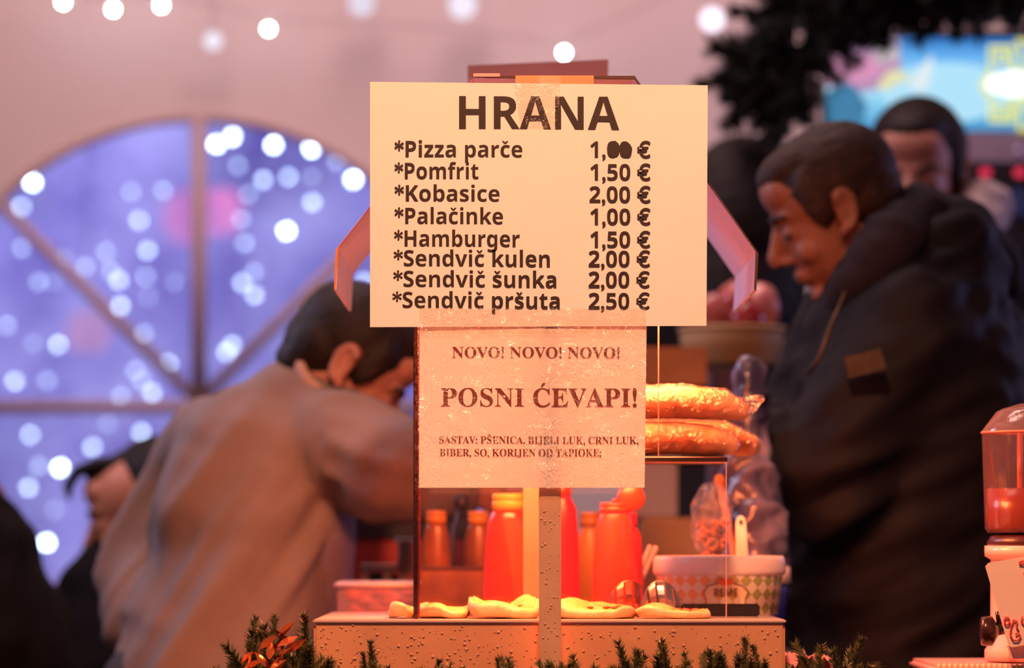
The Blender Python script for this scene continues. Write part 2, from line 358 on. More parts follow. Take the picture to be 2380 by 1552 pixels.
# ------------------------------------------------------------------ people
def head_into(bm, M):
    """face looks along +X of M, top along +Z; origin between the ears; metres"""
    e = lambda c, r, s=3: ell(bm, c, r, M, s)
    e((-.012, 0, .035), (.098, .075, .083), 4); e((.03, 0, -.02), (.060, .058, .092)); e((.018, 0, -.062), (.062, .052, .044))
    e((.062, 0, -.100), (.026, .026, .018)); e((.068, 0, .026), (.022, .050, .013)); e((.060, 0, .06), (.030, .052, .035))
    for s in (-1, 1):
        e((.056, .034*s, -.034), (.026, .024, .024), 2); e((.094, .0105*s, -.036), (.011, .008, .007), 2); e((.074, .030*s, .002), (.012, .015, .010), 2)
        q = M @ Matrix.Translation((-.008, .074*s, -.004)) @ Matrix.Rotation(-.25, 4, 'Y') @ Matrix.Rotation(.35*s, 4, 'Z')
        ell(bm, (0, 0, 0), (.014, .006, .027), q, 2)
        tube(bm, [q @ Vector((.016*math.cos(t), .006*s, .028*math.sin(t)+.002)) for t in [PI*1.5-PI*1.35*i/8 for i in range(9)]], .006, 8)
        ell(bm, (.006, 0, -.028), (.009, .006, .010), q, 2)
    tube(bm, [M @ Vector(p) for p in ((.082, 0, .022), (.094, 0, .002), (.112, 0, -.024), (.112, 0, -.036))], [.009, .0095, .0115, .009], 12)
    e((.086, 0, -.060), (.013, .024, .007), 2); e((.084, 0, -.071), (.012, .020, .007), 2); e((.076, 0, -.066), (.018, .028, .018), 2)
def hair_into(bm, M, style='short'):
    e = lambda c, r, s=3: ell(bm, c, r, M, s)
    if style == 'back':
        e((-.042, 0, .048), (.084, .078, .080), 4); e((-.05, 0, .0), (.062, .072, .062)); e((-.02, 0, .098), (.075, .05, .022)); return
    e((-.020, 0, .042), (.099, .080, .086), 4); e((-.050, 0, .0), (.062, .072, .062)); e((.010, 0, .085), (.075, .060, .038))
    e((-.058, 0, -.045), (.040, .050, .030))
    for s in (-1, 1): e((.022, .066*s, .030), (.020, .014, .048), 2)
    if style == 'long': e((-.05, 0, -.08), (.075, .10, .16)); e((-.06, 0, .02), (.10, .105, .12))
def person(name, label, M, chain, arms=(), cloth=(), scale=1.0, skinm=None, hm=None, hair='short', floor=True, group=None, hips=None):
    """M head matrix; chain = torso centreline [(point, radius)] from neck to hips"""
    root = empty(name, (chain[-1][0].x, chain[-1][0].y, 0), label, 'person', group)
    M = M @ Matrix.Scale(scale, 4)
    bm = B(); head_into(bm, M)
    base = chain[0][0]
    tube(bm, [M @ Vector((-.02, 0, -.03)), M @ Vector((-.035, 0, -.10)), base], [.052*scale, .052*scale, .062], 16)
    ball_tube(bm, [c for c, r in chain], [r*.72 for c, r in chain], 16)
    h = chain[-1][0]
    for s in (-1, 1):
        ball_tube(bm, [h+Vector((.07*s, 0, -.02)), Vector((h.x+.09*s, h.y+.01, h.z*.52)), Vector((h.x+.10*s, h.y+.03, .08))], [.085, .055, .042], 12)
    for pts, rs, hand in arms:
        ball_tube(bm, pts, [r*.7 for r in rs], 12)
        if hand is not None: hand_into(bm, pts[-1], hand)
    body = fuse('body', bm, .0045, skinm or skin, root, 3)
    bm = B(); hair_into(bm, M, hair); fuse('hair', bm, .006, hm or hairm, root, 4, fold_fn((1, 0, .3), 90, 12), .0015)
    for s in (-1, 1):
        bm = B(); ell(bm, (.0775, .031*s, -.001), (.0095, .0125, .0045), M, 2); build('eye', bm, mat('eye_dark', (.03, .012, .009), .5), root, True)
        bm = B(); tube(bm, [M @ Vector(p) for p in ((.088, .014*s, .024), (.086, .030*s, .031), (.070, .047*s, .026))], [.004, .005, .003], 8); build('eyebrow', bm, hm or hairm, root, True)
    bm = B()
    for s in (-1, 1):
        ball_tube(bm, [h+Vector((.07*s, 0, .02)), Vector((h.x+.09*s, h.y+.01, h.z*.52)), Vector((h.x+.10*s, h.y+.03, .10))], [.115, .085, .075], 14)
    ell(bm, h+Vector((0, 0, .0)), (.17, .13, .10)); fuse('trousers', bm, .014, mat('dark_trousers', (.02, .018, .025), .8), root, 4)
    for s in (-1, 1):
        bm = B(); ell(bm, (h.x+.10*s, h.y-.02, .045), (.045, .12, .042)); box(bm, (h.x+.10*s-.045, h.y-.14, .0), (h.x+.10*s+.045, h.y+.10, .03)); fuse('shoe', bm, .008, black, root, 3)
    return root
def hand_into(bm, wrist, d):
    """a relaxed slightly curled hand continuing from wrist along d"""
    d = Vector(d).normalized(); up = Vector((0, 0, 1)); side = d.cross(up)
    side = side.normalized() if side.length > .1 else Vector((1, 0, 0)); nrm = side.cross(d)
    wrist = Vector(wrist)
    tube(bm, [wrist, wrist+d*.05, wrist+d*.09], [(.026, .020), (.040, .016), (.042, .014)], 14)
    for k, (L_, off) in enumerate(((.070, -.030), (.080, -.010), (.075, .010), (.058, .030))):
        a = wrist+d*.085+side*off; b = a+d*L_*.45; c = b+(d*.8-nrm*.6).normalized()*L_*.35; e_ = c+(d*.4-nrm*.9).normalized()*L_*.25
        tube(bm, [a-d*.02, a, b, c, e_], [.009, .009, .0085, .008, .007], 8)
    a = wrist+d*.025-side*.025
    tube(bm, [a, a-side*.03+d*.02-nrm*.01, a-side*.035+d*.05-nrm*.025, a-side*.028+d*.07-nrm*.03], [.013, .012, .010, .008], 8)
def headM(px, py, D, yaw, pitch=0, roll=0):
    """yaw 0 = face towards +X (right of the frame), 180 = left, -90 = towards the camera; pitch > 0 = looking down"""
    return Matrix.Translation(P(px, py, D)) @ Matrix.Rotation(math.radians(yaw), 4, 'Z') @ Matrix.Rotation(math.radians(pitch), 4, 'Y') @ Matrix.Rotation(math.radians(roll), 4, 'X')

# man on the left leaning over the stall
D = 6.1
def Q(x, y, dd=0): return P(x, y, D+dd)
ch = [(Q(752, 905), .070), (Q(680, 955), .084), (Q(602, 1082), .134), (Q(578, 1210), .146), (Q(555, 1350), .135), (Q(505, 1500), .155), (Q(500, 1660), .160)]
armR = [Q(790, 1020, -.06), Q(905, 1085, -.12), Q(1015, 1105, -.12)]
armL = [Q(430, 1110, .14), Q(325, 1300, .14), Q(345, 1450, .08), Q(420, 1560, .0)]
root = person('person', 'man in a pale beige jacket leaning forward over the stall, left of the menu', headM(806, 858, 6.1, 6, 44, 0), ch,
    [(armR+[Q(1075, 1120, -.12)], [.075, .070, .055, .042], (1, 0, -.2)), (armL, [.06, .062, .05, .04], None)], hm=hairm, skinm=skin2)
bm = B(); ball_tube(bm, [c for c, r in ch[1:]], [r for c, r in ch[1:]], 24)
ball_tube(bm, [Q(700, 966), Q(795, 1030, -.06), Q(905, 1088, -.12), Q(1030, 1112, -.12)], [.078, .084, .078, .062], 20)
ball_tube(bm, [Q(500, 1030, .08)]+armL, [.08, .064, .066, .062, .05], 20)
ball_tube(bm, [Q(590, 1280), Q(555, 1420), Q(520, 1590)], [.145, .155, .17], 24)
fuse('jacket', bm, .010, beige, root, 8, lambda p, f=fold_fn((.58, 0, .8), 15, 1.1, 2), g=fold_fn((1, 0, -.2), 17, 2, 5): f(p)*(1.5 if p.z < 1.15 else 1.5-(p.z-1.15)*5 if p.z < 1.38 else .35)+(.7*g(p) if p.x > -.28 else 0), .014)
bm = B(); cc = Q(742, 905, .0); cu = Vector((.70, 0, .71)); ca = Vector((.71, 0, -.70)); cv = Vector((0, 1, 0))
tube(bm, [cc+(ca*math.cos(t*PI/12)*.060+cv*math.sin(t*PI/12)*.066)+cu*(.006*math.sin(t)) for t in range(25)], [(.010, .018)]*25, 12, cap=False)
fuse('collar', bm, .006, mat('cream_collar', (.46, .30, .24), .9), root, 4)
bm = B(); ball_tube(bm, [Q(775, 1120, -.02), Q(755, 1250, -.04), Q(725, 1400, -.02), Q(700, 1560)], [.030, .048, .055, .06], 16)
fuse('shirt', bm, .009, mat('blue_lit_shirt', (.22, .19, .28), .85), root, 6, fold_fn((.1, 0, 1), 14, 3), .008)  # bluish light on the shirt is put into its colour

# man on the right in a navy hooded jacket, in profile
D = 6.0
ch = [(Q(2045, 600, .02), .085), (Q(2110, 740), .150), (Q(2115, 860), .170), (Q(2105, 1050), .178), (Q(2110, 1300), .178), (Q(2115, 1500), .170), (Q(2115, 1640), .165)]
ar = [Q(2110, 770, -.10), Q(1985, 1010, -.14), Q(1935, 1150, -.14), Q(1790, 1040, -.12)]
root = person('person', 'dark-haired man in profile in a navy hooded jacket, right of the menu', headM(1938, 492, 6.0, 178, 27, -4), ch,
    [(ar+[Q(1740, 1010, -.12)], [.08, .07, .06, .045, .038], (-1, 0, .1))], hm=hairb, scale=1.0)
bm = B(); ball_tube(bm, [c for c, r in ch[1:]], [r for c, r in ch[1:]], 24)
ball_tube(bm, [Q(2120, 740, .02), Q(2250, 760, .08), Q(2290, 1000, .08), Q(2270, 1300, .05)], [.12, .085, .08, .08], 20)
ball_tube(bm, ar, [.105, .085, .082, .062], 20)
ball_tube(bm, [Q(1990, 760, .05), Q(1900, 960, .08), Q(1860, 1110, .02), Q(1790, 1030, -.02)], [.085, .085, .075, .06], 20)
ball_tube(bm, [Q(1990, 900), Q(1960, 1150), Q(1990, 1400), Q(2010, 1620)], [.09, .10, .105, .11], 20)
ell(bm, Q(2190, 590, .03), (.095, .12, .085)); ell(bm, Q(2260, 650, .04), (.055, .10, .06))
fuse('jacket', bm, .011, navy, root, 7, fold_fn((.8, 0, .35), 17, 4, 6), .014)
bm = B(); ball_tube(bm, [Q(2120, 500, .0), Q(2080, 560, -.09), Q(2010, 640, -.10), Q(1965, 700, -.06)], [.042, .048, .042, .035], 16)
ball_tube(bm, [Q(2120, 495, 0), Q(2215, 560, .02), Q(2290, 640, .04)], [.040, .062, .06], 16); ell(bm, Q(2140, 520, .02), (.06, .09, .06))
fuse('hood', bm, .009, mat('navy_hood', (.012, .007, .013), .8, spec=.25), root, 5, fold_fn((.6, 0, -.6), 20, 5, 1), .010)
bm = B(); tube(bm, [Q(1965, 680, -.17), Q(1930, 760, -.20), Q(1905, 830, -.22), Q(1878, 870, -.20)], .003, 8); build('zip', bm, mat('dull_brass', (.07, .035, .01), .4, .6), root, True)
M = Matrix.Translation(Q(2012, 845, -.262)) @ Matrix.Rotation(-.25, 4, 'Y') @ Matrix.Rotation(-.35, 4, 'Z')
bm = B(); box(bm, (-.028, -.004, -.014), (.028, .004, .016), M); build('sleeve_patch', bm, mat('patch', (.035, .018, .008), .7, var=.6, vscale=60), root)

# man behind, face turned down to the left
D = 6.95
ch = [(Q(2155, 590, .02), .08), (Q(2180, 700, .02), .16), (Q(2190, 900, .03), .19), (Q(2190, 1200, .03), .18), (Q(2190, 1500, .03), .17)]
root = person('person', 'black-haired man facing the camera behind the man in profile, pale hood at his neck', headM(2132, 412, 6.95, -104, 14, 0), ch, hm=hairm, scale=1.08, skinm=skin2)
bm = B(); ball_tube(bm, [c for c, r in ch[1:]], [r*1.06 for c, r in ch[1:]], 20); ball_tube(bm, [Q(2180, 700, .02), Q(2370, 720, .03), Q(2420, 1000, .0), Q(2350, 1250, -.1)], [.12, .10, .085, .07], 18)
ball_tube(bm, [Q(2180, 700, .02), Q(2050, 730, .03), Q(2020, 1000, .02), Q(2030, 1250, .0)], [.12, .09, .08, .07], 18)
fuse('coat', bm, .014, black, root, 6, fold_fn((0, 0, 1), 14, 4), .01)
bm = B(); ball_tube(bm, [Q(2085, 560, .05), Q(2160, 560, .12), Q(2255, 520, .07), Q(2290, 480, -.01), Q(2270, 520, -.06), Q(2200, 600, -.10)], [.05, .06, .058, .05, .045, .04], 14)
fuse('pale_hood', bm, .009, mat('fleece', (.42, .33, .33), .95, var=.25, vscale=25, bump=.8, bscale=90), root, 4, fold_fn((1, 0, 0), 30, 20), .006)['label'] = 'pale grey fleece hood'

# dark-haired person between the menu and the man in profile
D = 7.4
ch = [(Q(1690, 640), .08), (Q(1690, 760), .15), (Q(1690, 950), .18), (Q(1690, 1200), .17), (Q(1690, 1420), .16)]
root = person('person', 'person with long dark hair in black, turned away, between menu and man in profile', headM(1700, 535, 7.4, 110, 10), ch, hair='long', scale=1.15)
bm = B(); ball_tube(bm, [c for c, r in ch[1:]], [r*1.06 for c, r in ch[1:]], 20); ball_tube(bm, [Q(1690, 760), Q(1800, 800), Q(1810, 1050), Q(1790, 1250)], [.12, .09, .08, .06], 16)
ball_tube(bm, [Q(1690, 760), Q(1560, 800), Q(1540, 1050), Q(1550, 1250)], [.12, .09, .08, .06], 16); fuse('coat', bm, .014, black, root, 6)

# person at lower left, profile to the left, mostly hidden behind the beige jacket
D = 7.0
ch = [(Q(330, 1330), .07), (Q(300, 1420), .13), (Q(280, 1560), .16), (Q(280, 1750), .17), (Q(280, 1900), .16)]
root = person('person', 'rosy-faced person in dark clothes crouching behind the beige jacket, fringe blown forward', headM(335, 1195, 7.0, 175, 18), ch, hm=hairm, skinm=mat('skin_orange', (.62, .22, .11), .5), hair='back')
bm = B(); ball_tube(bm, [c for c, r in ch[1:]], [r*1.08 for c, r in ch[1:]], 20); ball_tube(bm, [Q(290, 1400), Q(205, 1460), Q(180, 1620), Q(250, 1760)], [.10, .09, .08, .06], 16)
fuse('coat', bm, .012, black, root, 6, fold_fn((.3, 0, 1), 14, 4), .01)
bm = B()
tube(bm, [Q(390, 1075, -.02), Q(300, 1078, -.03), Q(225, 1080, -.03), Q(180, 1095, -.03), Q(158, 1130, -.03), Q(160, 1165, -.03)], [.014, .018, .014, .011, .010, .004], 10)
tube(bm, [Q(240, 1082, -.03), Q(212, 1100, -.03), Q(208, 1135, -.03)], [.012, .009, .004], 8)
fuse('fringe', bm, .005, hairm, root, 2)

# person at the very left edge, only a dark shoulder in the frame
D = 6.6
ch = [(Q(-140, 1230), .07), (Q(-110, 1340), .15), (Q(-90, 1500), .18), (Q(-80, 1700), .18), (Q(-80, 1860), .17)]
root = person('person', 'dark shoulder and sleeve of a person cut off by the lower left edge', headM(-150, 1110, 6.6, 20, 5), ch, hm=hairm)
bm = B(); ball_tube(bm, [c for c, r in ch[1:]], [r*1.05 for c, r in ch[1:]], 20); ball_tube(bm, [Q(-100, 1360), Q(-30, 1420, -.05), Q(40, 1560, -.06), Q(70, 1750, -.08)], [.11, .10, .09, .08], 18)
fuse('coat', bm, .012, black, root, 6, fold_fn((.3, 0, 1), 14, 4), .01)

# ------------------------------------------------------------------ the stall: steel counter, post, hood, case
ZT = P(0, 1440, 5.02).z                   # counter top
xl, xr = P(729, 0, 5.02).x, P(1825, 0, 5.02).x
root = empty('warmer_counter', (0, .27, .88), 'wet stainless steel counter box under the signs, beaded with drops', 'counter')
bm = B(); box(bm, (xl, .02, .88), (xr, .54, ZT-.004)); bmesh.ops.bevel(bm, geom=bm.edges[:], offset=.003, segments=2, affect='EDGES'); build('front_panel', bm, steel, root)
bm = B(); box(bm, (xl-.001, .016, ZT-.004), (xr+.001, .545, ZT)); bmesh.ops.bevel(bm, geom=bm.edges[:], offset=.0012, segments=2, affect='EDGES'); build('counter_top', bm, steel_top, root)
# drops: real domes of water on the front and the post
bm = B(); random.seed(3)
for i in range(360):
    u = random.random()
    px = 735+u*(u*.7+.3)*1080 if i < 260 else random.uniform(735, 1820)
    py = 1448+random.random()**.7*100
    if 1250 < px < 1306: continue
    r = random.choice((.0005, .0006, .0008, .0011, .0016))*random.uniform(.8, 1.2); c = P(px, py, 5.019)
    T = Matrix.Translation(c) @ Matrix.Diagonal((r*1.25, r*.6, r, 1))
    bmesh.ops.create_icosphere(bm, subdivisions=1, radius=1, matrix=T)
build('water_drops', bm, mat('water_drop', (.60, .38, .24), .06, 0, spec=1, coat=1), root, True)['kind'] = 'stuff'

root = empty('sign_post', (P(1278, 0, 4.96).x, -.03, .80), 'square stainless steel post carrying the two paper signs', 'post')
x0, x1 = P(1253, 0, 4.95).x, P(1304, 0, 4.95).x
bm = B(); box(bm, (x0, -.05, .806), (x1, -.02, P(0, 176, 4.95).z)); bmesh.ops.bevel(bm, geom=bm.edges[:], offset=.0015, segments=2, affect='EDGES'); build('shaft', bm, postm, root)
bm = B(); box(bm, (x0+.004, -.021, P(0, 190, 5).z-.04), (x1-.004, -.0055, P(0, 190, 5).z-.01)); build('bracket', bm, postm, root)
bm = B(); box(bm, (x0-.03, -.06, .7995), (x1+.03, .0, .806)); build('base_plate', bm, postm, root)
bm = B()
for i in range(46):
    r = random.choice((.0006, .0009, .0014)); T = Matrix.Translation(P(random.uniform(1258, 1300), random.uniform(1180, 1550), 4.9495)) @ Matrix.Diagonal((r*1.2, r*.6, r, 1))
    bmesh.ops.create_icosphere(bm, subdivisions=1, radius=1, matrix=T)
build('water_drops', bm, MATS['water_drop'], root, True)['kind'] = 'stuff'

# the hood over the food: a folded sheet, its front edge trimmed
root = empty('warmer_hood', (.05, .22, P(0, 590, 5).z), 'folded lilac-white heat hood arching behind the menu sign', 'hood')
prof = [(776, 674), (781, 580), (1098, 176), (1475, 176), (1763, 588), (1758, 676)]
hoodm = mat('hood_sheet', (.82, .78, .95), .35, var=.06)
def strip(name, pts, D0, D1, th, mt, parent):
    """folded sheet through pixel points at front distance D0, running back to D1 at true depth"""
    bm = B(); q = [P(x, y, D0) for x, y in pts]; c = sum(q, Vector())/len(q); n = len(q)
    outer = q; inner = [p+(c-p).normalized()*th for p in q]
    def ring(lst, y): return [bm.verts.new((p.x, y, p.z)) for p in lst]
    a, b, e, f = ring(outer, D0-5), ring(inner, D0-5), ring(outer, D1-5), ring(inner, D1-5)
    for k in range(n-1):
        bm.faces.new((a[k], a[k+1], b[k+1], b[k])); bm.faces.new((e[k], e[k+1], f[k+1], f[k]))
        bm.faces.new((a[k], a[k+1], e[k+1], e[k])); bm.faces.new((b[k], b[k+1], f[k+1], f[k]))
    for k in (0, n-1): bm.faces.new((a[k], b[k], f[k], e[k]))
    return build(name, bm, mt, parent)
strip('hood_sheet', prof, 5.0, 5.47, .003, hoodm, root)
o = strip('edge_trim', prof[:3], 4.995, 5.003, .0046, mat('lamp_glow_trim', (.95, .22, .05), .4), root); o['label'] = 'front edge with orange lamp glow in its colour'  # heat-lamp glow on the left edge put into the trim's colour
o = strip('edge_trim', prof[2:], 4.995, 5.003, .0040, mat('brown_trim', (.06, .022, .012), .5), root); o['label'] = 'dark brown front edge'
bm = B(); box(bm, P(1198, 195, 4.992)-Vector((0, 0, 0)), P(1380, 176, 4.995)); o = build('packing_tape', bm, mat('tape_tan', (.62, .34, .16), .3, var=.1, vscale=30), root)
bm = B(); box(bm, P(1100, 178, 4.993), P(1162, 171, 4.996)); build('packing_tape', bm, mat('tape_pink', (.85, .42, .36), .3), root)
# heat lamp inside the hood
lamp = empty('heat_lamp', (.06, .26, 1.72), 'glowing heat lamp hung inside the hood above the pizza', 'lamp')
bm = B(); lathe(bm, [(.02, .075), (.05, .06), (.10, .0), (.103, -.012)], (.06, .26, 1.66), 24, closed_ends=False); build('shade', bm, mat('lamp_metal', (.5, .45, .42), .3, .8), lamp, True)
bm = B(); ell(bm, (.06, .26, 1.69), (.035, .035, .04)); build('bulb', bm, emis('heat_bulb', (1, .25, .08), 4), lamp, True)
bm = B(); tube(bm, [(.06, .26, 1.73), (.06, .26, P(0, 176, 5).z-.004)], .005, 8); build('stem', bm, MATS['lamp_metal'], lamp)
tag(pxprism('pink_card', [(1087, 152), (1414, 138), (1412, 230), (1087, 230)], 5.49, .002, mat('pink_card', (.20, .095, .13), .8)), 'dull pink card standing up behind the hood top', 'card')

# acrylic case
root = empty('acrylic_case', (.05, .30, ZT), 'clear acrylic display case on the counter with dark top shelf', 'display case')
acr = film('clear_acrylic', (.97, .97, .97), rough=.01, bump=0, fres=1.6)
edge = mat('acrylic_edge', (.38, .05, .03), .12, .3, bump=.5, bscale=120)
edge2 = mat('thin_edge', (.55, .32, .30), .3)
bm = B(); a = P(961, 0, 5.06); b = P(973, 0, 5.06); box(bm, (a.x, .055, ZT+.001), (b.x, .085, P(0, 430, 5).z)); bmesh.ops.bevel(bm, geom=bm.edges[:], offset=.001, segments=1, affect='EDGES')
build('side_frame', bm, mat('dark_red_frame', (.035, .008, .008), .25, bump=.4, bscale=200), root)
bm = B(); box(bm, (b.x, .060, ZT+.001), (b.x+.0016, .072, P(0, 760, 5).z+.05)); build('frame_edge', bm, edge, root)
bm = B(); a = P(1425, 1061, 5.10); b = P(1691, 1073, 5.10); box(bm, (a.x, .10, b.z), (b.x, .275, a.z)); bmesh.ops.bevel(bm, geom=bm.edges[:], offset=.001, segments=1, affect='EDGES'); build('top_shelf', bm, mat('dark_shelf', (.02, .006, .006), .3), root)
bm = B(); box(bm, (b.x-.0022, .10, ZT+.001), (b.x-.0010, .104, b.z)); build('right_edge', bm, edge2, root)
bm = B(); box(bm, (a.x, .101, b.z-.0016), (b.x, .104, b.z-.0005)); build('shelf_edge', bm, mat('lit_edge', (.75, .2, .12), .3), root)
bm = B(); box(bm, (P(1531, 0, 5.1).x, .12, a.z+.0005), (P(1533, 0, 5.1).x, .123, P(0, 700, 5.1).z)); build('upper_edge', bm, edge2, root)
y = .272
bm = B(); bm.faces.new([bm.verts.new(v) for v in ((P(961, 0, 5.06).x, y, ZT+.001), (b.x-.002, y, ZT+.001), (b.x-.002, y, b.z), (P(961, 0, 5.06).x, y, b.z))]); build('back_pane', bm, acr, root)
bm = B(); a = P(1216, 0, 5.2); c = P(1252, 0, 5.2); box(bm, (a.x, .20, ZT+.001), (c.x, .212, b.z-.001)); build('post_reflection', bm, mat('reflection_strip', (.70, .36, .26), .35, var=.12, vscale=12), root)  # solid strip in place of the lit post's reflection in the pane

# ------------------------------------------------------------------ lettering
_g = {}
BOLD = {}
for i in range(26):
    BOLD[('s', chr(65+i))] = chr(0x1D5D4+i); BOLD[('s', chr(97+i))] = chr(0x1D5EE+i); BOLD[('t', chr(65+i))] = chr(0x1D400+i)
for i in range(10): BOLD[('s', str(i))] = chr(0x1D7EC+i)
def _raw(ch, off):
    c = bpy.data.curves.new('t', 'FONT'); c.body = ch; c.offset = off; c.resolution_u = 4
    o = bpy.data.objects.new('t', c); C.objects.link(o); bpy.context.view_layer.update()
    m = o.to_mesh(); vs = [(v.co.x, v.co.y) for v in m.vertices]; fs = [tuple(p.vertices) for p in m.polygons]
    o.to_mesh_clear(); bpy.data.objects.remove(o); bpy.data.curves.remove(c)
    return vs, fs
def glyph(style, ch):
    if (style, ch) in _g: return _g[(style, ch)]
    base = {'č': 'c', 'š': 's', 'Š': 'S', 'Ć': 'C'}.get(ch, ch)
    code = BOLD.get((style, base)); off = 0 if code else .016
    code = code or base
    vs, fs = _raw(code, off)
    ref, _ = _raw('l', 0); two, _ = _raw(code+'l', 0) if code == base else _raw(code+BOLD[('s', 'l')], 0)
    if code != base: ref, _ = _raw(BOLD[('s', 'l')], 0)
    adv = max(v[0] for v in two)-max(v[0] for v in ref)
    if style == 't' and base in ',:;!': vs = [(x*1.0, y) for x, y in vs]
    if base != ch:
        cx = (min(v[0] for v in vs)+max(v[0] for v in vs))/2; top = max(v[1] for v in vs)+.045; k = len(vs)
        if ch in 'čšŠ':
            w_, h_, t_ = .15, .13, .05
            vs = vs+[(cx-w_, top+h_), (cx-w_+.09, top+h_), (cx, top+h_*.45), (cx+w_-.09, top+h_), (cx+w_, top+h_), (cx+.045, top), (cx-.045, top)]
            fs = fs+[(k, k+6, k+2, k+1), (k+6, k+5, k+2), (k+5, k+4, k+3, k+2)]
        else:
            vs = vs+[(cx-.03, top), (cx+.02, top), (cx+.15, top+.14), (cx+.04, top+.14)]; fs = fs+[(k, k+1, k+2, k+3)]
    _g[(style, ch)] = (vs, fs, adv); return _g[(style, ch)]
def lettering(text, style, x0, x1, ybase, cap, D, mt, parent, slope=.0055):
    """one printed line spanning x0..x1 (pixels), capitals cap pixels high, at distance D"""
    pen = 0; V = []; F = []
    for ch in text:
        if ch == ' ': pen += .27; continue
        vs, fs, adv = glyph(style, ch); k = len(V)
        V += [(x+pen, y) for x, y in vs]; F += [tuple(i+k for i in f) for f in fs]; pen += adv+(.0 if style == 's' else .0)
    mn, mx_ = min(v[0] for v in V), max(v[0] for v in V); capu = .714 if style == 's' else .676
    out = []
    for x, y in V:
        px = x0+(x-mn)/(mx_-mn)*(x1-x0); out.append(tuple(P(px, ybase+(px-x0)*slope-y/capu*cap, D)))
    me = bpy.data.meshes.new('lettering'); me.from_pydata(out, [], F)
    o = link('lettering', me, mt, parent); return o
def sheet(name, pts, D, mt, parent, curl=.004, nx=24, ny=16):
    """thin paper with its four corners at given pixels, gently waved"""
    tl, tr, br, bl = pts; V = []; F = []
    for j in range(ny+1):
        for i in range(nx+1):
            u, v = i/nx, j/ny
            x = (tl[0]*(1-u)+tr[0]*u)*(1-v)+(bl[0]*(1-u)+br[0]*u)*v; y = (tl[1]*(1-u)+tr[1]*u)*(1-v)+(bl[1]*(1-u)+br[1]*u)*v
            p = P(x, y, D); p.y += curl*(.5+.5*math.sin(u*7+v*3+1)) if curl else 0; V.append(tuple(p))
    for j in range(ny):
        for i in range(nx):
            k = j*(nx+1)+i; F.append((k, k+1, k+nx+2, k+nx+1))
    me = bpy.data.meshes.new(name); me.from_pydata(V, [], F)
    for p in me.polygons: p.use_smooth = True
    o = link(name, me, mt, parent); s = o.modifiers.new('t', 'SOLIDIFY'); s.thickness = .0002; s.offset = 1; s.use_rim = False; return o
DS = 4.935
ink = mat('black_ink', (.018, .008, .006), .5); ink2 = mat('backlit_ink', (.20, .035, .022), .6)  # second ink: light coming through the notice put into its red-brown
menu = empty('menu_sign', P(1250, 760, DS), 'large white paper menu headed HRANA listing eight foods with prices', 'sign')
sheet('paper', [(860, 190), (1645, 198), (1642, 757), (860, 760)], DS, paper_mat('menu_paper', (.92, .87, .82), .04), menu, .0012)
DT = DS-.0006
lettering('HRANA', 's', 1067, 1439, 299, 76, DT, ink, menu)
rows = [('*Pizza parče', 917, 1214, 364, '1,00 €', 1372, 1512, 365.5), ('*Pomfrit', 917, 1112, 415, '1,50 €', 1372, 1512, 418), ('*Kobasice', 917, 1161, 467, '2,00 €', 1370, 1512, 470),
        ('*Palačinke', 917, 1169, 519.5, '1,00 €', 1372, 1512, 521.5), ('*Hamburger', 916, 1208, 572, '1,50 €', 1372, 1511.5, 574.5), ('*Sendvič kulen', 915, 1278, 618, '2,00 €', 1368, 1511, 619.5),
        ('*Sendvič šunka', 914, 1293, 666, '2,00 €', 1368, 1510, 668), ('*Sendvič pršuta', 912, 1301, 715, '2,50 €', 1368, 1510, 717.5)]
for t, a, b, yb, pr, c, d, yp in rows:
    lettering(t, 's', a, b, yb, 37, DT, ink, menu); lettering(pr, 's', c, d, yp, 37, DT, ink, menu, .003)
bm = B()
for cx, cy, rx, ry in ((1427, 346, 14, 19), (1458, 349, 11, 17.5)):
    bm.faces.new([bm.verts.new(P(cx+rx*math.cos(t*PI/12)*(1+.06*math.sin(5*t)), cy+ry*math.sin(t*PI/12)*(1+.05*math.cos(3*t)), DT-.0002)) for t in range(24)])
build('ink_blot', bm, ink, menu)
tape = film('sticky_tape', (1, .98, .96), .05, .13, .0, (.95, .8, .65), 1.0, 32, ridged=True, dist=.02, crease_glint=.8)
sheet('clear_tape', [(1195, 193), (1302, 194), (1296, 300), (1210, 298)], DT-.0008, tape, menu, .0)
sheet('clear_tape', [(975, 715), (1500, 715), (1502, 775), (976, 775)], DT-.0008, tape, menu, .0)
note = empty('paper_notice', P(1236, 1133, DS), 'smaller white notice in plastic film advertising POSNI ĆEVAPI under the menu', 'sign')
D2 = DS+.004
sheet('paper', [(975, 735), (1503, 736), (1498, 1133), (974, 1133)], D2, paper_mat('notice_paper', (.95, .90, .86), .30), note, .0010)
D3 = D2-.0006
lettering('NOVO! NOVO! NOVO!', 't', 1051, 1440, 831, 25, D3, ink2, note, .003)
lettering('POSNI ĆEVAPI!', 't', 1025, 1480, 944, 42, D3, ink2, note, .002)
lettering('SASTAV: PŠENICA, BIJELI LUK, CRNI LUK,', 't', 1021, 1484, 1030, 16.5, D3, ink2, note, .003)
lettering('BIBER, SO, KORIJEN OD TAPIOKE;', 't', 1022, 1397, 1060, 17, D3, ink2, note, .001)
slv = film('plastic_sleeve', (1, .99, .98), .04, .13, .0, (1, .85, .7), 1.0, 32, ridged=True, dist=.02, crease_glint=.95)
sheet('plastic_sleeve', [(972, 738), (1504, 740), (1499, 1135), (972, 1135)], D3-.0012, slv, note, .0)

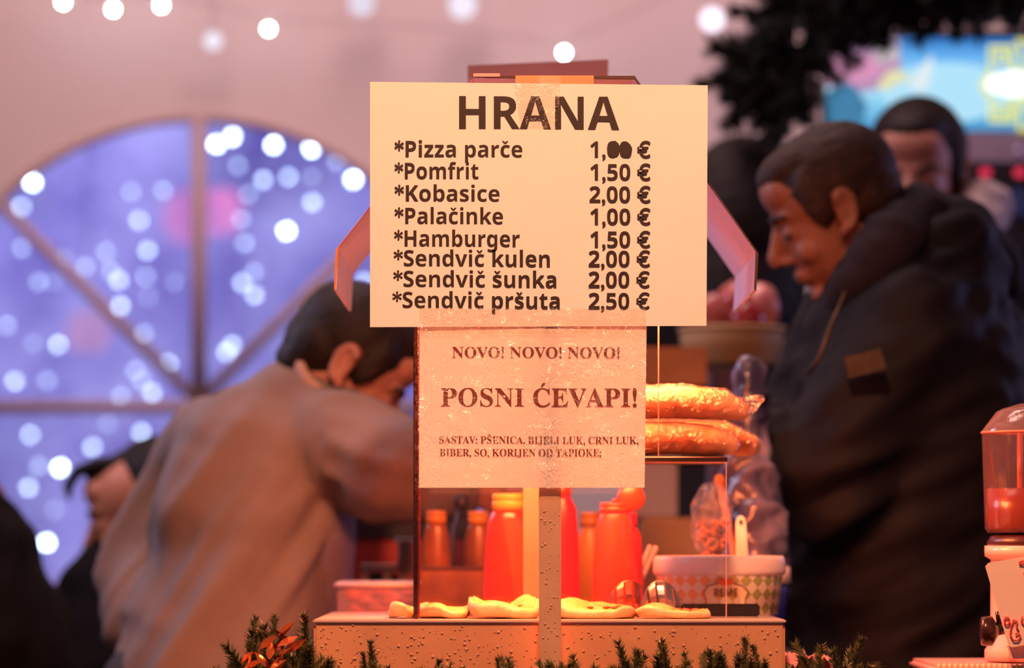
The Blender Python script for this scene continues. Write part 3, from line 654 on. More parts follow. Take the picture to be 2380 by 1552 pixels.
# ------------------------------------------------------------------ pizza on the counter
crust = mat('pizza_crust', (.78, .50, .24), .55, var=.22, vscale=45, bump=.6, bscale=120)
cheese = mat('pizza_cheese', (.85, .52, .16), .4, var=.2, vscale=50, bump=.5, bscale=90)
sauce = mat('pizza_sauce', (.50, .06, .02), .4, var=.3, vscale=60)
def pizza(x0, x1, D0, D1, h, lab, seed):
    random.seed(seed); cx = (P(x0, 0, D0).x+P(x1, 0, D0).x)/2; y0, y1 = D0-5, D1-5; a = (P(x1, 0, D0).x-P(x0, 0, D0).x)/2; b = (y1-y0)/2; cy = (y0+y1)/2
    root = empty('pizza_slice', (cx, cy, ZT), lab, 'pizza', 'pizza pieces on the counter')
    def slab(name, z0, z1, k, mt, wob, edge_up=0):
        bm = B(); n = 40; rings = []
        for f, zz in ((.93, z0), (1, z0+(z1-z0)*.35), (.97, z1), (.82, z1+edge_up*.2), (.5, z1-edge_up*.3), (.02, z1-edge_up*.4)):
            ring = []
            for i in range(n):
                t = 2*PI*i/n; cs, sn = math.cos(t), math.sin(t); s = (abs(cs)**3.2+abs(sn)**3.2)**(-1/3.2)
                w_ = 1+.06*noise.noise(Vector((cs*1.5+seed, sn*1.5, k)))
                x, y = a*k*f*s*cs*w_, b*k*f*s*sn*w_
                lift = wob*(noise.noise(Vector(((cx+x)*26, (cy+y)*18, seed*3.1)))*1.7+.35)
                ring.append(bm.verts.new((cx+x, cy+y, max(ZT+.0008, zz+max(0, lift) if zz > z0+1e-6 else ZT+.0008+max(0, lift)*.3))))
            rings.append(ring)
        for r0, r1 in zip(rings, rings[1:]):
            for i in range(n): bm.faces.new((r0[i], r0[(i+1) % n], r1[(i+1) % n], r1[i]))
        bm.faces.new(rings[0]); bm.faces.new(rings[-1]); return build(name, bm, mt, root, True)
    slab('crust', ZT+.0008, ZT+h, 1, crust, h*.9, h*.5); slab('sauce', ZT+h*.45, ZT+h*.9, .93, sauce, h*.9); slab('cheese', ZT+h*.75, ZT+h*1.12, .87, cheese, h*1.0)
    bm = B()
    for i in range(9):
        u, v = random.uniform(-.7, .7), random.uniform(-.7, .7)
        ell(bm, (cx+a*u, cy+b*v, ZT+h*1.35), (random.uniform(.004, .008), random.uniform(.004, .008), .0022), None, 1)
    build('topping', bm, mat('topping', (.62, .16, .05), .5), root, True)['kind'] = 'stuff'
pizza(900, 965, 5.09, 5.19, .0105, 'small torn pizza end at the far left of the counter, left of the dark frame', 1)
pizza(958, 1092, 5.08, 5.2, .0085, 'pizza piece just right of the dark case frame', 2)
pizza(1085, 1258, 5.06, 5.19, .0115, 'pizza slice with raised crust left of the steel post', 3)
pizza(1262, 1480, 5.06, 5.18, .0105, 'long pizza slice right of the steel post, glowing under the lamp', 4)
pizza(1478, 1655, 5.06, 5.15, .0080, 'flat pizza slice with dark end in front of the black tongs handle', 5)
pizza(1075, 1206, 5.20, 5.255, .013, 'pizza slice standing in for a reflection, in front of the red ketchup bottle', 6)  # solid slice in place of the pizza's reflection in the back pane
pizza(1270, 1400, 5.19, 5.252, .012, 'pizza slice standing in for a reflection, right of the steel post', 7)  # likewise a mirrored slice modelled as a solid piece

# ------------------------------------------------------------------ bottles
def bottle(name, px, D, ztop_px, w_px, zb, label, bodym, capm, capw=.62, cap_h=None, open_lid=False, group=None, neckc=None):
    c = P(px, 0, D); c.z = zb; H = P(0, ztop_px, D).z-zb; R = w_px*S(D)/2; root = empty(name, c, label, 'bottle', group)
    ch_ = cap_h or .15*H; zc = H-ch_
    bm = B(); lathe(bm, [(R*.90, 0), (R*.98, H*.03), (R, H*.08), (R*.97, H*.35), (R*.90, H*.6), (R*.80, zc*.9), (R*capw*1.08, zc*.975), (R*capw, zc)], c, 32, sy=.8); build('bottle_body', bm, bodym, root, True)
    bm = B(); k = R*capw*1.04; lathe(bm, [(k, zc+.0005), (k, zc+ch_*.52), (k*.96, zc+ch_*.56), (k*.96, zc+ch_*.60), (k, zc+ch_*.64), (k*.99, H-.002), (k*.92, H)], c, 32, sy=.85); build('cap', bm, capm, root, True)
    if open_lid:
        bm = B(); M = Matrix.Translation(c+Vector((R*.72, 0, H+ch_*.42))) @ Matrix.Rotation(math.radians(-38), 4, 'Y'); lathe(bm, [(R*.56, -.005), (R*.62, -.002), (R*.62, .008), (R*.50, .012)], (0, 0, 0), 24, M=M @ Matrix.Rotation(PI/2, 4, 'X')); build('flip_lid', bm, capm, root, True)
        bm = B(); lathe(bm, [(R*.12, 0), (R*.10, .005)], c+Vector((0, 0, H)), 12); build('nozzle', bm, capm, root, True)
    return root, c, R, H
redp = mat('ketchup_red', (.80, .035, .015), .3, coat=.3); redo = mat('ketchup_orange_red', (.90, .062, .02), .35, coat=.2); orc = mat('orange_cap', (.95, .38, .06), .4)
mag = mat('magenta_red', (.62, .02, .04), .3); yel = mat('mustard_yellow', (.40, .13, .012), .4); sauceb = mat('brown_orange_sauce', (.20, .05, .010), .3, var=.35, vscale=18); dkor = mat('dull_orange_cap', (.50, .16, .012), .4)
r_, c, R, H = bottle('sauce_bottle', 1180, 5.44, 1147, 116, ZT, 'squeezable red ketchup bottle with orange cap left of the post', redp, orc, .60, .0235)
bm = B(); n = 10
for i in range(n):      # lighter label face
    pass
rows_ = []
for z, a0, a1 in ((H*.80, -95, -50), (H*.70, -98, -30), (H*.5, -88, -20), (H*.25, -78, -14), (H*.04, -74, -14)):
    f = .90 if z > H*.55 else .955
    f = {0: .835, 1: .90, 2: .945, 3: .995, 4: .995}[len(rows_)]
    rows_.append([bm.verts.new(c+Vector((R*f*1.02*math.cos(math.radians(a0+(a1-a0)*i/n)), R*.8*f*1.02*math.sin(math.radians(a0+(a1-a0)*i/n)), z))) for i in range(n+1)])
for a, b in zip(rows_, rows_[1:]):
    for i in range(n): bm.faces.new((a[i], a[i+1], b[i+1], b[i]))
build('front_facet', bm, redo, r_, True)
bottle('sauce_bottle', 1429, 5.40, 1168, 104, ZT, 'orange-red squeeze bottle with its flip lid open, right of the post', redo, redo, .64, .014, True)
bottle('sauce_bottle', 1462, 5.50, 1192, 70, ZT, 'deep red bottle half hidden behind the open orange-red bottle', redp, mag, .55, .02)
bottle('sauce_bottle', 1306, 5.50, 1120, 84, ZT, 'magenta-red squeeze bottle half hidden behind the steel post', mag, redp, .5, .02)
ZP = 1.043
bottle('sauce_bottle', 1014, 5.72, 1187, 78, ZP, 'clear bottle of orange-brown sauce with orange cap, nearest the dark frame', sauceb, dkor, .58, .019)
bottle('sauce_bottle', 1111, 5.72, 1188, 78, ZP, 'clear bottle of orange-brown sauce with orange cap, beside the ketchup', sauceb, dkor, .58, .019)
bottle('mustard_bottle', 1372, 5.72, 1190, 86, ZP, 'mustard-yellow bottle in the shade between the red bottles', yel, yel, .55, .022)
# shelf behind the counter that carries these
root = empty('prep_shelf', (.1, .69, .98), 'narrow steel shelf just behind the counter box', 'shelf')
bm = B(); box(bm, (P(760, 0, 5.6).x, .56, ZP-.02), (P(1860, 0, 5.6).x, .86, ZP-.0005)); build('shelf_board', bm, mat('dull_steel', (.30, .22, .2), .5, .4), root)
for sx in (-.28, .42):
    bm = B(); box(bm, (sx-.015, .62, 0), (sx+.015, .66, ZP-.021)); build('leg', bm, MATS['dull_steel'], root)
    bm = B(); box(bm, (sx-.015, .78, 0), (sx+.015, .82, ZP-.021)); build('leg', bm, MATS['dull_steel'], root)
# brown box before the bottles
root = empty('brown_box', P(1052, 0, 5.64)*1, 'brown cardboard box in front of the two sauce bottles', 'box'); 
bm = B(); a = P(978, 1322, 5.60); b = P(1126, 1322, 5.60); box(bm, (a.x, .60, ZP), (b.x, .675, a.z)); build('carton', bm, mat('brown_carton', (.20, .06, .025), .5, var=.3, vscale=25), root)
bm = B(); box(bm, (a.x-.001, .597, a.z), (b.x+.001, .676, a.z+.0025)); build('rim', bm, mat('dark_rim', (.06, .02, .01), .5), root)
# dark ladle handle between the bottles
bm = B(); tube(bm, [P(1070, 1175, 5.85), P(1052, 1250, 5.83), P(1045, 1420, 5.80)], [.005, .004, .004], 8); ell(bm, P(1072, 1168, 5.85), (.011, .006, .013)); tag(build('ladle', bm, mat('dark_plastic', (.03, .012, .02), .4), None, True), 'dark ladle handle standing between the two sauce bottles', 'ladle')
# straws
root = empty('straw_bundle', P(1500, 1380, 5.62), 'two pale straws leaning left of the patterned bucket', 'straws')
for k in range(2):
    bm = B(); tube(bm, [Vector((P(1405+k*8, 0, 5.62).x, .62, ZP+.002)), P(1512+k*14, 1268+k*2, 5.58)], .0032, 10); build('straw', bm, mat('straw_white', (.75, .5, .45), .4), root, True)

# ------------------------------------------------------------------ patterned bucket
DBk = 5.36; cb = P(1672, 0, DBk); cb.z = ZT+.0005
root = empty('food_bucket', cb, 'round white bucket with orange and green diamond check label, right end of counter', 'bucket')
Rt = 150*S(DBk); zt = P(0, 1335, DBk-.08).z; hb = zt-ZT
chk = bpy.data.materials.new('diamond_check'); chk.use_nodes = True; nt = chk.node_tree; b = nt.nodes['Principled BSDF']; b.inputs['Roughness'].default_value = .45
N = nt.nodes.new; L = nt.links.new
uv = N('ShaderNodeUVMap'); mp = N('ShaderNodeMapping'); mp.inputs['Rotation'].default_value = (0, 0, PI/4); mp.inputs['Scale'].default_value = (1, 1, 1)
ck = N('ShaderNodeTexChecker'); ck.inputs['Scale'].default_value = 1.0; L(uv.outputs[0], mp.inputs[0]); L(mp.outputs[0], ck.inputs[0])
ck.inputs[2].default_value = (.80, .70, .55, 1)
sx = N('ShaderNodeSeparateXYZ'); tc = N('ShaderNodeTexCoord'); L(tc.outputs['Object'], sx.inputs[0])
rp = N('ShaderNodeValToRGB'); mr = N('ShaderNodeMapRange'); mr.inputs[1].default_value = -Rt+cb.x; mr.inputs[2].default_value = Rt+cb.x; L(sx.outputs[0], mr.inputs[0]); L(mr.outputs[0], rp.inputs[0])
rp.color_ramp.elements[0].color = (.82, .36, .12, 1); rp.color_ramp.elements[1].color = (.33, .37, .12, 1); rp.color_ramp.elements[0].position = .35; rp.color_ramp.elements[1].position = .75
L(rp.outputs[0], ck.inputs[1]); L(ck.outputs[0], b.inputs['Base Color'])
bm = B(); uvl = bm.loops.layers.uv.new('UVMap'); n = 64
pr = [(Rt*.90, 0), (Rt*.985, hb)]
rg = [[bm.verts.new(cb+Vector((r*math.cos(2*PI*k/n), r*.82*math.sin(2*PI*k/n), z))) for k in range(n)] for r, z in pr]
for k in range(n):
    f = bm.faces.new((rg[0][k], rg[0][(k+1) % n], rg[1][(k+1) % n], rg[1][k])); f.smooth = True
    for lp, (u, v) in zip(f.loops, ((k, 0), (k+1, 0), (k+1, 1), (k, 1))): lp[uvl].uv = (u*40/n, v*hb/(2*PI*Rt*.95)*40)
bm.faces.new(rg[0]); build('bucket_body', bm, chk, root)
wp = mat('white_plastic', (.82, .66, .60), .35, coat=.2)
bm = B(); h0 = hb; zr = P(0, 1293, DBk-.08).z-ZT
lathe(bm, [(Rt*.98, h0-.002), (Rt*1.02, h0), (Rt*1.03, h0+.004), (Rt*1.02, zr-.004), (Rt*.99, zr), (Rt*.93, zr), (Rt*.93, h0)], cb, 64, sy=.82, closed_ends=False); build('rim', bm, wp, root, True)
# label badge, following the round side
def onb(px, py, out=.0012):
    z = P(0, py, DBk-.1).z-ZT; x = (px-1672)*S(DBk-.1)
    f = .90+.085*z/hb; R_ = Rt*f; s = -math.sqrt(max(0, 1-(x/R_)**2))*R_*.82
    return cb+Vector((x, s-out, z))
badge = [(1640, 1362), (1628, 1378), (1634, 1392), (1637, 1412), (1725, 1412), (1727, 1392), (1733, 1378), (1720, 1362), (1700, 1358), (1680, 1350), (1660, 1358)]
bm = B(); bm.faces.new([bm.verts.new(onb(x, y, .0014)) for x, y in badge]); build('badge', bm, mat('badge_cream', (.85, .58, .34), .5), root)
bm = B(); tube(bm, [onb(x, y, .002) for x, y in badge+badge[:1]], .0006, 6); build('badge_outline', bm, mat('badge_brown', (.16, .05, .03), .5), root)
bm = B(); bm.faces.new([bm.verts.new(onb(1680+18*math.cos(t*PI/10), 1354+8*math.sin(t*PI/10), .0030)) for t in range(20)]); build('badge_seal', bm, mat('badge_red', (.80, .10, .05), .4), root)
o = lettering('REME', 's', 1654, 1708, 1388, 19, DBk-.1, MATS['badge_brown'], root, 0)
for v in o.data.vertices:
    q = onb(v.co.x/S(DBk-.1)+1190, HOR+(CAMZ-v.co.z)/S(DBk-.1), .0022); v.co = q
# blue tub behind, its white lid
D = 5.62; ct = P(1770, 0, D); ct.z = ZP
root = empty('blue_tub', ct, 'blue tub with white lid showing behind the bucket\'s right side', 'tub')
bm = B(); lathe(bm, [(.028, 0), (.036, .08), (.037, P(0, 1356, D).z-ZP)], ct, 32); build('tub_body', bm, mat('blue_plastic', (.02, .03, .30), .35), root, True)
bm = B(); z0 = P(0, 1356, D).z-ZP; z1 = P(0, 1318, D).z-ZP; lathe(bm, [(.038, z0), (.0415, z0+.002), (.0400, z1), (.036, z1+.001)], ct, 32); build('lid', bm, wp, root, True)
# white spatula with hole standing in the bucket
root = empty('spatula', P(1722, 1310, 5.40), 'white plastic spatula handle with hole standing up from the bucket', 'utensil')
bm = B(); pts = [(1711, 1330), (1710, 1215), (1714, 1202), (1722, 1197), (1730, 1202), (1734, 1215), (1741, 1330)]; prism(bm, [P(x, y, 5.40) for x, y in pts], .40, .404); bmesh.ops.bevel(bm, geom=bm.edges[:], offset=.0008, segments=2, affect='EDGES'); build('handle', bm, wp, root)
bm = B(); bm.faces.new([bm.verts.new(P(1722+4*math.cos(t*PI/6), 1213+6*math.sin(t*PI/6), 5.3985)) for t in range(12)]); build('hole', bm, mat('hole_dark', (.03, .01, .01), .8), root)
bm = B(); prism(bm, [P(x, y, 5.40) for x, y in ((1708, 1330), (1744, 1330), (1748, 1395), (1706, 1395))], .4, .402); build('blade', bm, wp, root)
# wooden spoon behind
bm = B(); tube(bm, [P(1675, 1125, 5.60), P(1690, 1200, 5.57), P(1706, 1290, 5.52), P(1709, 1300, 5.515)], [(.006, .003), (.005, .003), (.005, .003), (.010, .004)], 10); ell(bm, P(1673, 1118, 5.60), (.008, .004, .010)); tag(build('wooden_spoon', bm, wood, None, True), 'wooden spoon handle rising behind the white spatula', 'spoon')
# slotted metal serving tongs lying on the counter with a black handle
def slotted(cx, cy, w_, h_, lab, D, mt, lean):
    root = empty('slotted_spoon', P(cx, cy+h_, D), lab, 'utensil', 'slotted serving spoons')
    bm = B(); n = 8
    z_bot = ZT+.002; top = P(0, cy, D).z; H = top-z_bot; W = w_*S(D)
    # dome shaped blade cut into strips
    bars = 5
    for k in range(bars):
        u0, u1 = -1+2*k/bars+.03, -1+2*(k+1)/bars-.07
        a = []
        for (u, sg) in ((u0, 1), (u1, 1)):
            col = []
            for j in range(n+1):
                v = j/n; hh = math.sqrt(max(0, 1-u*u*.92)); z = z_bot+H*hh*v
                col.append((u, z, v))
            a.append(col)
        for off in (0, .0014):
            pass
        verts = []
        for off in (0, .0016):
            vv = []
            for col in a: vv.append([bm.verts.new((P(cx, 0, D).x+W/2*u+lean*(v)*.01, D-5+off-.012*(1-u*u)*(v*(1-v)*3), z)) for u, z, v in col])
            verts.append(vv)
        for vv in verts:
            for j in range(n): bm.faces.new((vv[0][j], vv[1][j], vv[1][j+1], vv[0][j+1]))
        for s in (0, 1):
            for j in range(n): bm.faces.new((verts[0][s][j], verts[0][s][j+1], verts[1][s][j+1], verts[1][s][j]))
        bm.faces.new((verts[0][0][n], verts[0][1][n], verts[1][1][n], verts[1][0][n])); bm.faces.new((verts[0][0][0], verts[0][1][0], verts[1][1][0], verts[1][0][0]))
    build('slotted_blade', bm, mt, root)
    bm = B(); W2 = W/2
    tube(bm, [Vector((P(cx, 0, D).x+W2*math.cos(t*PI/14)*1.0+lean*.01*math.sin(t*PI/14), D-5+.001, z_bot+H*math.sin(t*PI/14))) for t in range(15)], .0012, 8); build('blade_rim', bm, mt, root, True)
    bm = B(); box(bm, (P(cx, 0, D).x-W2, D-5-.002, z_bot-.0006), (P(cx, 0, D).x+W2, D-5+.003, z_bot+H*.30)); build('blade_base', bm, mt, root)
    return root
chrome = mat('scratched_steel', (.45, .36, .36), .25, .9, var=.2, vscale=60); 
slotted(1462, 1350, 100, 60, 'left slotted steel serving spoon, reddish, beside the open red bottle', 5.215, mat('rosy_steel', (.60, .22, .18), .25, .85), 0)
o = slotted(1543, 1350, 96, 58, 'right slotted steel serving spoon joined to the black handle', 5.195, chrome, -.5)
bm = B(); a = P(1583, 1404, 5.17); b = P(1766, 1433, 5.17); box(bm, (a.x, .17, max(b.z, ZT+.0012)), (b.x, .19, a.z+.0005)); bmesh.ops.bevel(bm, geom=bm.edges[:], offset=.0022, segments=2, affect='EDGES'); build('black_handle', bm, mat('black_handle', (.010, .004, .004), .35), o)
# clear bag with brown dry food in it, standing in the bucket
root = empty('snack_bag', P(1655, 1320, 5.45), 'half-empty clear plastic bag of brown crumbs standing in the bucket', 'bag')
bagf = film('crinkled_bag', (.95, .90, .93), .14, .10, .03, (.8, .65, .7), 1.0, 90, ridged=True)
bm = B(); ell(bm, P(1655, 1215, 5.45), (.030, .022, .056), None, 4)
for v in bm.verts: v.co += v.normal*.004*noise.noise(v.co*70)
build('bag_film', bm, bagf, root, True)
bm = B(); random.seed(5)
for i in range(110):
    t = random.uniform(0, 2*PI); r = random.random()**.5; h = random.random()
    ell(bm, P(1655, 1300-h*88, 5.45)+Vector((.022*r*math.cos(t)*(.6+.4*h), .014*r*math.sin(t), 0)), random.uniform(.003, .0055), None, 1)
build('crumbs', bm, mat('crumbs', (.30, .12, .07), .8, var=.4, vscale=50), root)['kind'] = 'stuff'

# ------------------------------------------------------------------ loaves in clear bags on the case
loafm = mat('bread_crust', (.55, .15, .06), .5, var=.28, vscale=22, bump=.5, bscale=60, color2=(.66, .30, .13))
def loaf(pts, rad, lab, parent_bag_pts, tail):
    root = empty('bread_loaf', Vector(pts[0]), lab, 'bread', 'bread loaves on the case')
    bm = B(); ball_tube(bm, pts, rad, 20); fuse('crust', bm, .004, loafm, root, 6, lambda p: noise.noise(p*22)+.5*noise.noise(p*60), .0022)
    bag = empty('bread_bag', Vector(pts[0]), lab.replace('golden', 'clear plastic bag around the golden') if False else 'clear crinkled bag around the '+lab, 'bag', 'clear bread bags')
    bm = B(); ball_tube(bm, parent_bag_pts, [r*1.07 for r in rad]+[tail] if len(parent_bag_pts) > len(pts) else [r*1.07 for r in rad], 24)
    fuse('bag_film', bm, .0035, film('bread_bag_film', (.98, .94, .92), .13, .12, .05, (1, .8, .7), 1.0, 75, ridged=True), bag, 4, lambda p: 1-abs(noise.noise(p*45))*3+.6*noise.noise(p*130), .0022)
D = 5.16
a = [Q(1390, 941), Q(1450, 938), Q(1580, 934), Q(1680, 944), Q(1722, 954)]
loaf(a, [.019, .0205, .0215, .0205, .014], 'golden loaf lying on top of the two others', a+[Q(1772, 922)], .0045)
a = [Q(1390, 1022), Q(1450, 1019), Q(1580, 1018), Q(1660, 1024), Q(1700, 1034)]
loaf(a, [.020, .0215, .0220, .020, .013], 'golden loaf lying lowest on the dark shelf', a, .01)
D = 5.222
a = [Q(1420, 1016), Q(1560, 1016), Q(1680, 1020), Q(1742, 1034)]
loaf(a, [.021, .022, .022, .015], 'golden loaf behind, its end sticking out furthest right', a+[Q(1772, 1046)], .007)

# ------------------------------------------------------------------ things on the back table
ZB2 = 1.02
root = empty('back_table', (.1, 1.7, 0), 'dark back table behind the stall', 'table')
dt = mat('dark_table', (.05, .02, .02), .6)
bm = B(); box(bm, (P(770, 0, 6.5).x, 1.40, ZB2-.03), (P(1762, 0, 6.5).x, 1.80, ZB2-.0005)); build('table_top', bm, dt, root)
for sx in (-.4, .62):
    for yy in (1.45, 1.75):
        bm = B(); box(bm, (sx-.02, yy, 0), (sx+.02, yy+.04, ZB2-.031)); build('leg', bm, dt, root)
def crate(name, x0, y0, x1, y1, D, depth, mt, lab, cat='box', zb=None, lidm=None, lid=0):
    a = P(x0, y0, D); b = P(x1, y1, D); zb = b.z if zb is None else zb
    root = empty(name, ((a.x+b.x)/2, D-5+depth/2, zb), lab, cat)
    bm = B(); box(bm, (a.x, D-5, zb), (b.x, D-5+depth, a.z)); bmesh.ops.bevel(bm, geom=bm.edges[:], offset=.004, segments=2, affect='EDGES'); build('shell', bm, mt, root)
    if lidm:
        bm = B(); box(bm, (a.x-.003, D-5-.004, a.z), (b.x+.003, D-5+depth+.004, a.z+lid)); bmesh.ops.bevel(bm, geom=bm.edges[:], offset=.003, segments=2, affect='EDGES'); build('lid', bm, lidm, root)
    return root
crate('red_crate', 785, 1252, 1190, 0, 6.44, .30, mat('red_crate', (.50, .035, .03), .5), 'red plastic crate with dark lid behind the leaning man\'s arm', 'crate', ZB2, mat('dark_lid', (.035, .012, .016), .5), .036)
# grey tray rack in front of the red crate
root = empty('tray_rack', P(890, 1345, 6.2), 'small grey-white tray rack in front of the red crate', 'rack')
gr = mat('grey_plastic', (.42, .33, .30), .5)
bm = B(); box(bm, P(835, 1325, 6.2), P(962, 1312, 6.32)); build('tray', bm, gr, root)
for x in (838, 890, 930):
    bm = B(); a = P(x, 1325, 6.2); box(bm, (a.x, 1.20, ZP-.12), (a.x+.012, 1.22, a.z)); build('upright', bm, gr, root)
bm = B(); a = P(935, 1260, 6.18); lathe(bm, [(.012, 0), (.012, .045), (.016, .047), (.016, .053)], P(942, 1330, 6.2), 16); build('pillar', bm, gr, root, True)
crate('dark_box', 848, 1330, 925, 0, 6.34, .05, mat('dark_shade_box', (.03, .02, .02), .6), 'small dark box under the grey tray', 'box', ZB2)
# clear tub of red-orange food
root = empty('food_tub', P(865, 1430, 5.7), 'clear plastic tub of red-orange food left of the dark frame', 'tub')
D = 5.68
tubf = film('tub_plastic', (.95, .88, .88), .10, .15, .22, (.85, .6, .6), .2, 20)
bm = B(); a = Q(785, 1350); b = Q(1000, 1350); z0 = ZP
for (p, q_) in (((a.x, .66), (b.x, .663)), ((a.x, .84), (b.x, .843)), ((a.x, .66), (a.x+.003, .843)), ((b.x-.003, .66), (b.x, .843))): box(bm, (p[0], p[1], z0), (q_[0], q_[1], a.z-.008))
build('tub_wall', bm, tubf, root)
bm = B(); tube(bm, [(a.x, .658, a.z-.006), (b.x, .658, a.z-.006), (b.x, .845, a.z-.006), (a.x, .845, a.z-.006), (a.x, .658, a.z-.006)], .0045, 8); build('rim', bm, mat('milky_rim', (.80, .58, .58), .3), root, True)
bm = B(); random.seed(11)
for i in range(60): ell(bm, (random.uniform(a.x+.02, b.x-.02), random.uniform(.685, .82), random.uniform(z0+.012, a.z-.012)), (random.uniform(.010, .02), .012, random.uniform(.006, .012)), None, 1)
build('filling', bm, mat('red_orange_food', (.62, .10, .03), .4, var=.4, vscale=30), root, True)['kind'] = 'stuff'
bm = B(); lathe(bm, [(.010, 0), (.012, .002), (.012, .035), (.010, .037)], (a.x-.006, .64, ZP), 16); tag(build('jar', bm, mat('deep_blue', (.02, .015, .12), .4), None, True), 'small deep blue jar at the tub\'s left corner', 'jar')
# cartons to the right
crate('cardboard_box', 1490, 1203, 1650, 0, 6.42, .2, mat('cardboard_tan', (.42, .20, .08), .75, var=.1), 'tan cardboard box behind the straws and bucket', 'box', ZB2)
crate('grey_carton', 1470, 1075, 1575, 1203, 6.44, .16, mat('grey_carton', (.36, .27, .29), .7), 'greyish carton on the tan cardboard box', 'box')
crate('grey_carton', 1470, 900, 1590, 1075, 6.44, .16, MATS['grey_carton'], 'greyish carton stacked under the wooden box', 'box')
wb = crate('wooden_box', 1440, 806, 1645, 898, 6.44, .16, wood, 'brown wooden box high up beside the notice, above the bread', 'box')
crate('tall_carton', 1655, 850, 1760, 0, 6.60, .18, mat('plum_carton', (.10, .05, .07), .7), 'tall plum-dark carton carrying the olive tub', 'box', ZB2)
D = 6.55; ct = P(1702, 848, 6.69)
root = empty('olive_tub', ct, 'olive-tan tub heaped with red packages right of the menu', 'tub')
bm = B(); h = P(0, 765, 6.69).z-ct.z; lathe(bm, [(.075, .001), (.078, .01), (.085, h*.5), (.088, h), (.084, h), (.072, .012)], ct, 32, closed_ends=False); lathe(bm, [(.075, .001), (.02, .0012)], ct, 32); build('tub_body', bm, mat('olive_tan', (.40, .24, .10), .6, var=.1), root, True)
bm = B(); tube(bm, [ct+Vector((.087*math.cos(t*PI/16), .087*math.sin(t*PI/16), h)) for t in range(33)], .004, 8); build('rim', bm, mat('olive_rim', (.45, .28, .12), .5), root, True)
for k, (x, y, r, c_, t_) in enumerate(((1665, 735, .034, (.45, .10, .09), 'behind the hood\'s lower tip'), (1712, 700, .032, (.50, .10, .09), 'leaning at the middle of the tub'), (1765, 715, .034, (.70, .22, .20), 'palest, at the tub\'s right side'), (1738, 748, .028, (.28, .01, .012), 'darkest, lying in front'))):
    bm = B(); ell(bm, P(x, y, 6.69+(.03 if k < 3 else -.03)), (r, .025, r*1.15), Matrix.Identity(4), 3)
    for v in bm.verts: v.co += v.normal*.006*noise.noise(v.co*40+Vector((k, 0, 0)))
    tag(build('red_package', bm, mat('red_package_%s' % ('rose', 'red', 'pale', 'dark')[k], c_, .25, coat=.4), None, True), 'red shiny package in the olive tub, '+t_, 'package', 'red packages in the tub')
# blue plastic bag
root = empty('plastic_bag', P(1745, 1300, 5.74), 'crumpled translucent blue-grey plastic bag behind the bucket', 'bag')
bm = B(); D = 5.74
ball_tube(bm, [Q(1745, 870, .03), Q(1738, 960, .03), Q(1745, 1130, .02), Q(1762, 1230, 0), Q(1755, 1390, 0)], [.022, .026, .038, .042, .040], 20)
fuse('bag_film', bm, .006, mat('blue_bag', (.06, .055, .16), .3, var=.6, vscale=18, color2=(.20, .18, .30), coat=.5), root, 3, lambda p: 1-abs(noise.noise(p*24))*3+.5*noise.noise(p*60), .009)
# crumpled pink napkin at the right end of the counter
bm = B(); bmesh.ops.create_grid(bm, x_segments=34, y_segments=34, size=.5)
for v in bm.verts:
    x, y = v.co.x, v.co.y; c0 = P(1875, 1552, 5.12)
    v.co = Vector((c0.x+x*.075, .12+y*.09, c0.z+.012-abs(x)*.02+.022*noise.noise(Vector((x*5, y*5, 1)))+.010*noise.noise(Vector((x*13, y*13, 4)))))
o = tag(build('napkin', bm, mat('pink_napkin', (.80, .30, .30), .8, bump=.5, bscale=200), None, True), 'crumpled pink napkin beside the right end of the counter', 'napkin'); s = o.modifiers.new('t', 'SOLIDIFY'); s.thickness = .001
# stall table under everything
root = empty('stall_table', (.2, .3, 0), 'dark stall table under counter and drinks tray, mostly hidden', 'table')
ST = .80
zt_ = P(0, 1552, 5.0).z-.13
bm = B(); box(bm, (-.75, -.12, ST-.04), (1.3, .54, ST-.0015)); build('table_top', bm, dt, root)
bm = B(); box(bm, (xl+.01, .04, ST-.001), (xr-.01, .50, .879)); build('riser', bm, dt, root)
for sx in (-.7, 1.25):
    for yy in (-.08, .48):
        bm = B(); box(bm, (sx-.025, yy-.02, 0), (sx+.025, yy+.02, ST-.041)); build('leg', bm, dt, root)

# ------------------------------------------------------------------ drinks dispenser at the right edge
D = 5.12; cd = P(2478, 0, D); zs = P(0, 1537, D).z; cd.z = zs
root = empty('drink_dispenser', cd, 'drink dispenser with clear tank of orange drink at the right edge', 'dispenser')
s_ = S(D); zz = lambda py: P(0, py, D).z-zs
clear = film('tank_plastic', (.93, .80, .78), .10, .08, .12, (.8, .45, .4), .15, 12)
bm = B(); r = 195*s_
lathe(bm, [(r*.93, zz(1238)), (r*.965, zz(1228)), (r, zz(1015)), (r*1.005, zz(1005))], cd, 4*12, sy=.8, closed_ends=False); build('tank', bm, clear, root, True)
bm = B(); lathe(bm, [(r*1.01, zz(1008)), (r*1.01, zz(1003)), (r*.83, zz(957)), (r*.76, zz(950)), (r*.55, zz(938)), (.002, zz(934))], cd, 48, sy=.8, closed_ends=False); build('tank_lid', bm, film('lid_plastic', (.90, .75, .72), .18, .12, .25, (.75, .5, .45), .3, 15), root, True)
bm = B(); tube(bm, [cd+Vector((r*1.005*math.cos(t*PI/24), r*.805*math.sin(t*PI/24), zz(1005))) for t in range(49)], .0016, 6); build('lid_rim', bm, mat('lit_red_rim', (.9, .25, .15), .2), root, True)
bm = B(); lathe(bm, [(r*.90, zz(1237)), (r*.945, zz(1226)), (r*.955, zz(1135))], cd, 48, sy=.79); build('orange_drink', bm, mat('orange_drink', (.26, .024, .002), .25, coat=.4), root, True)
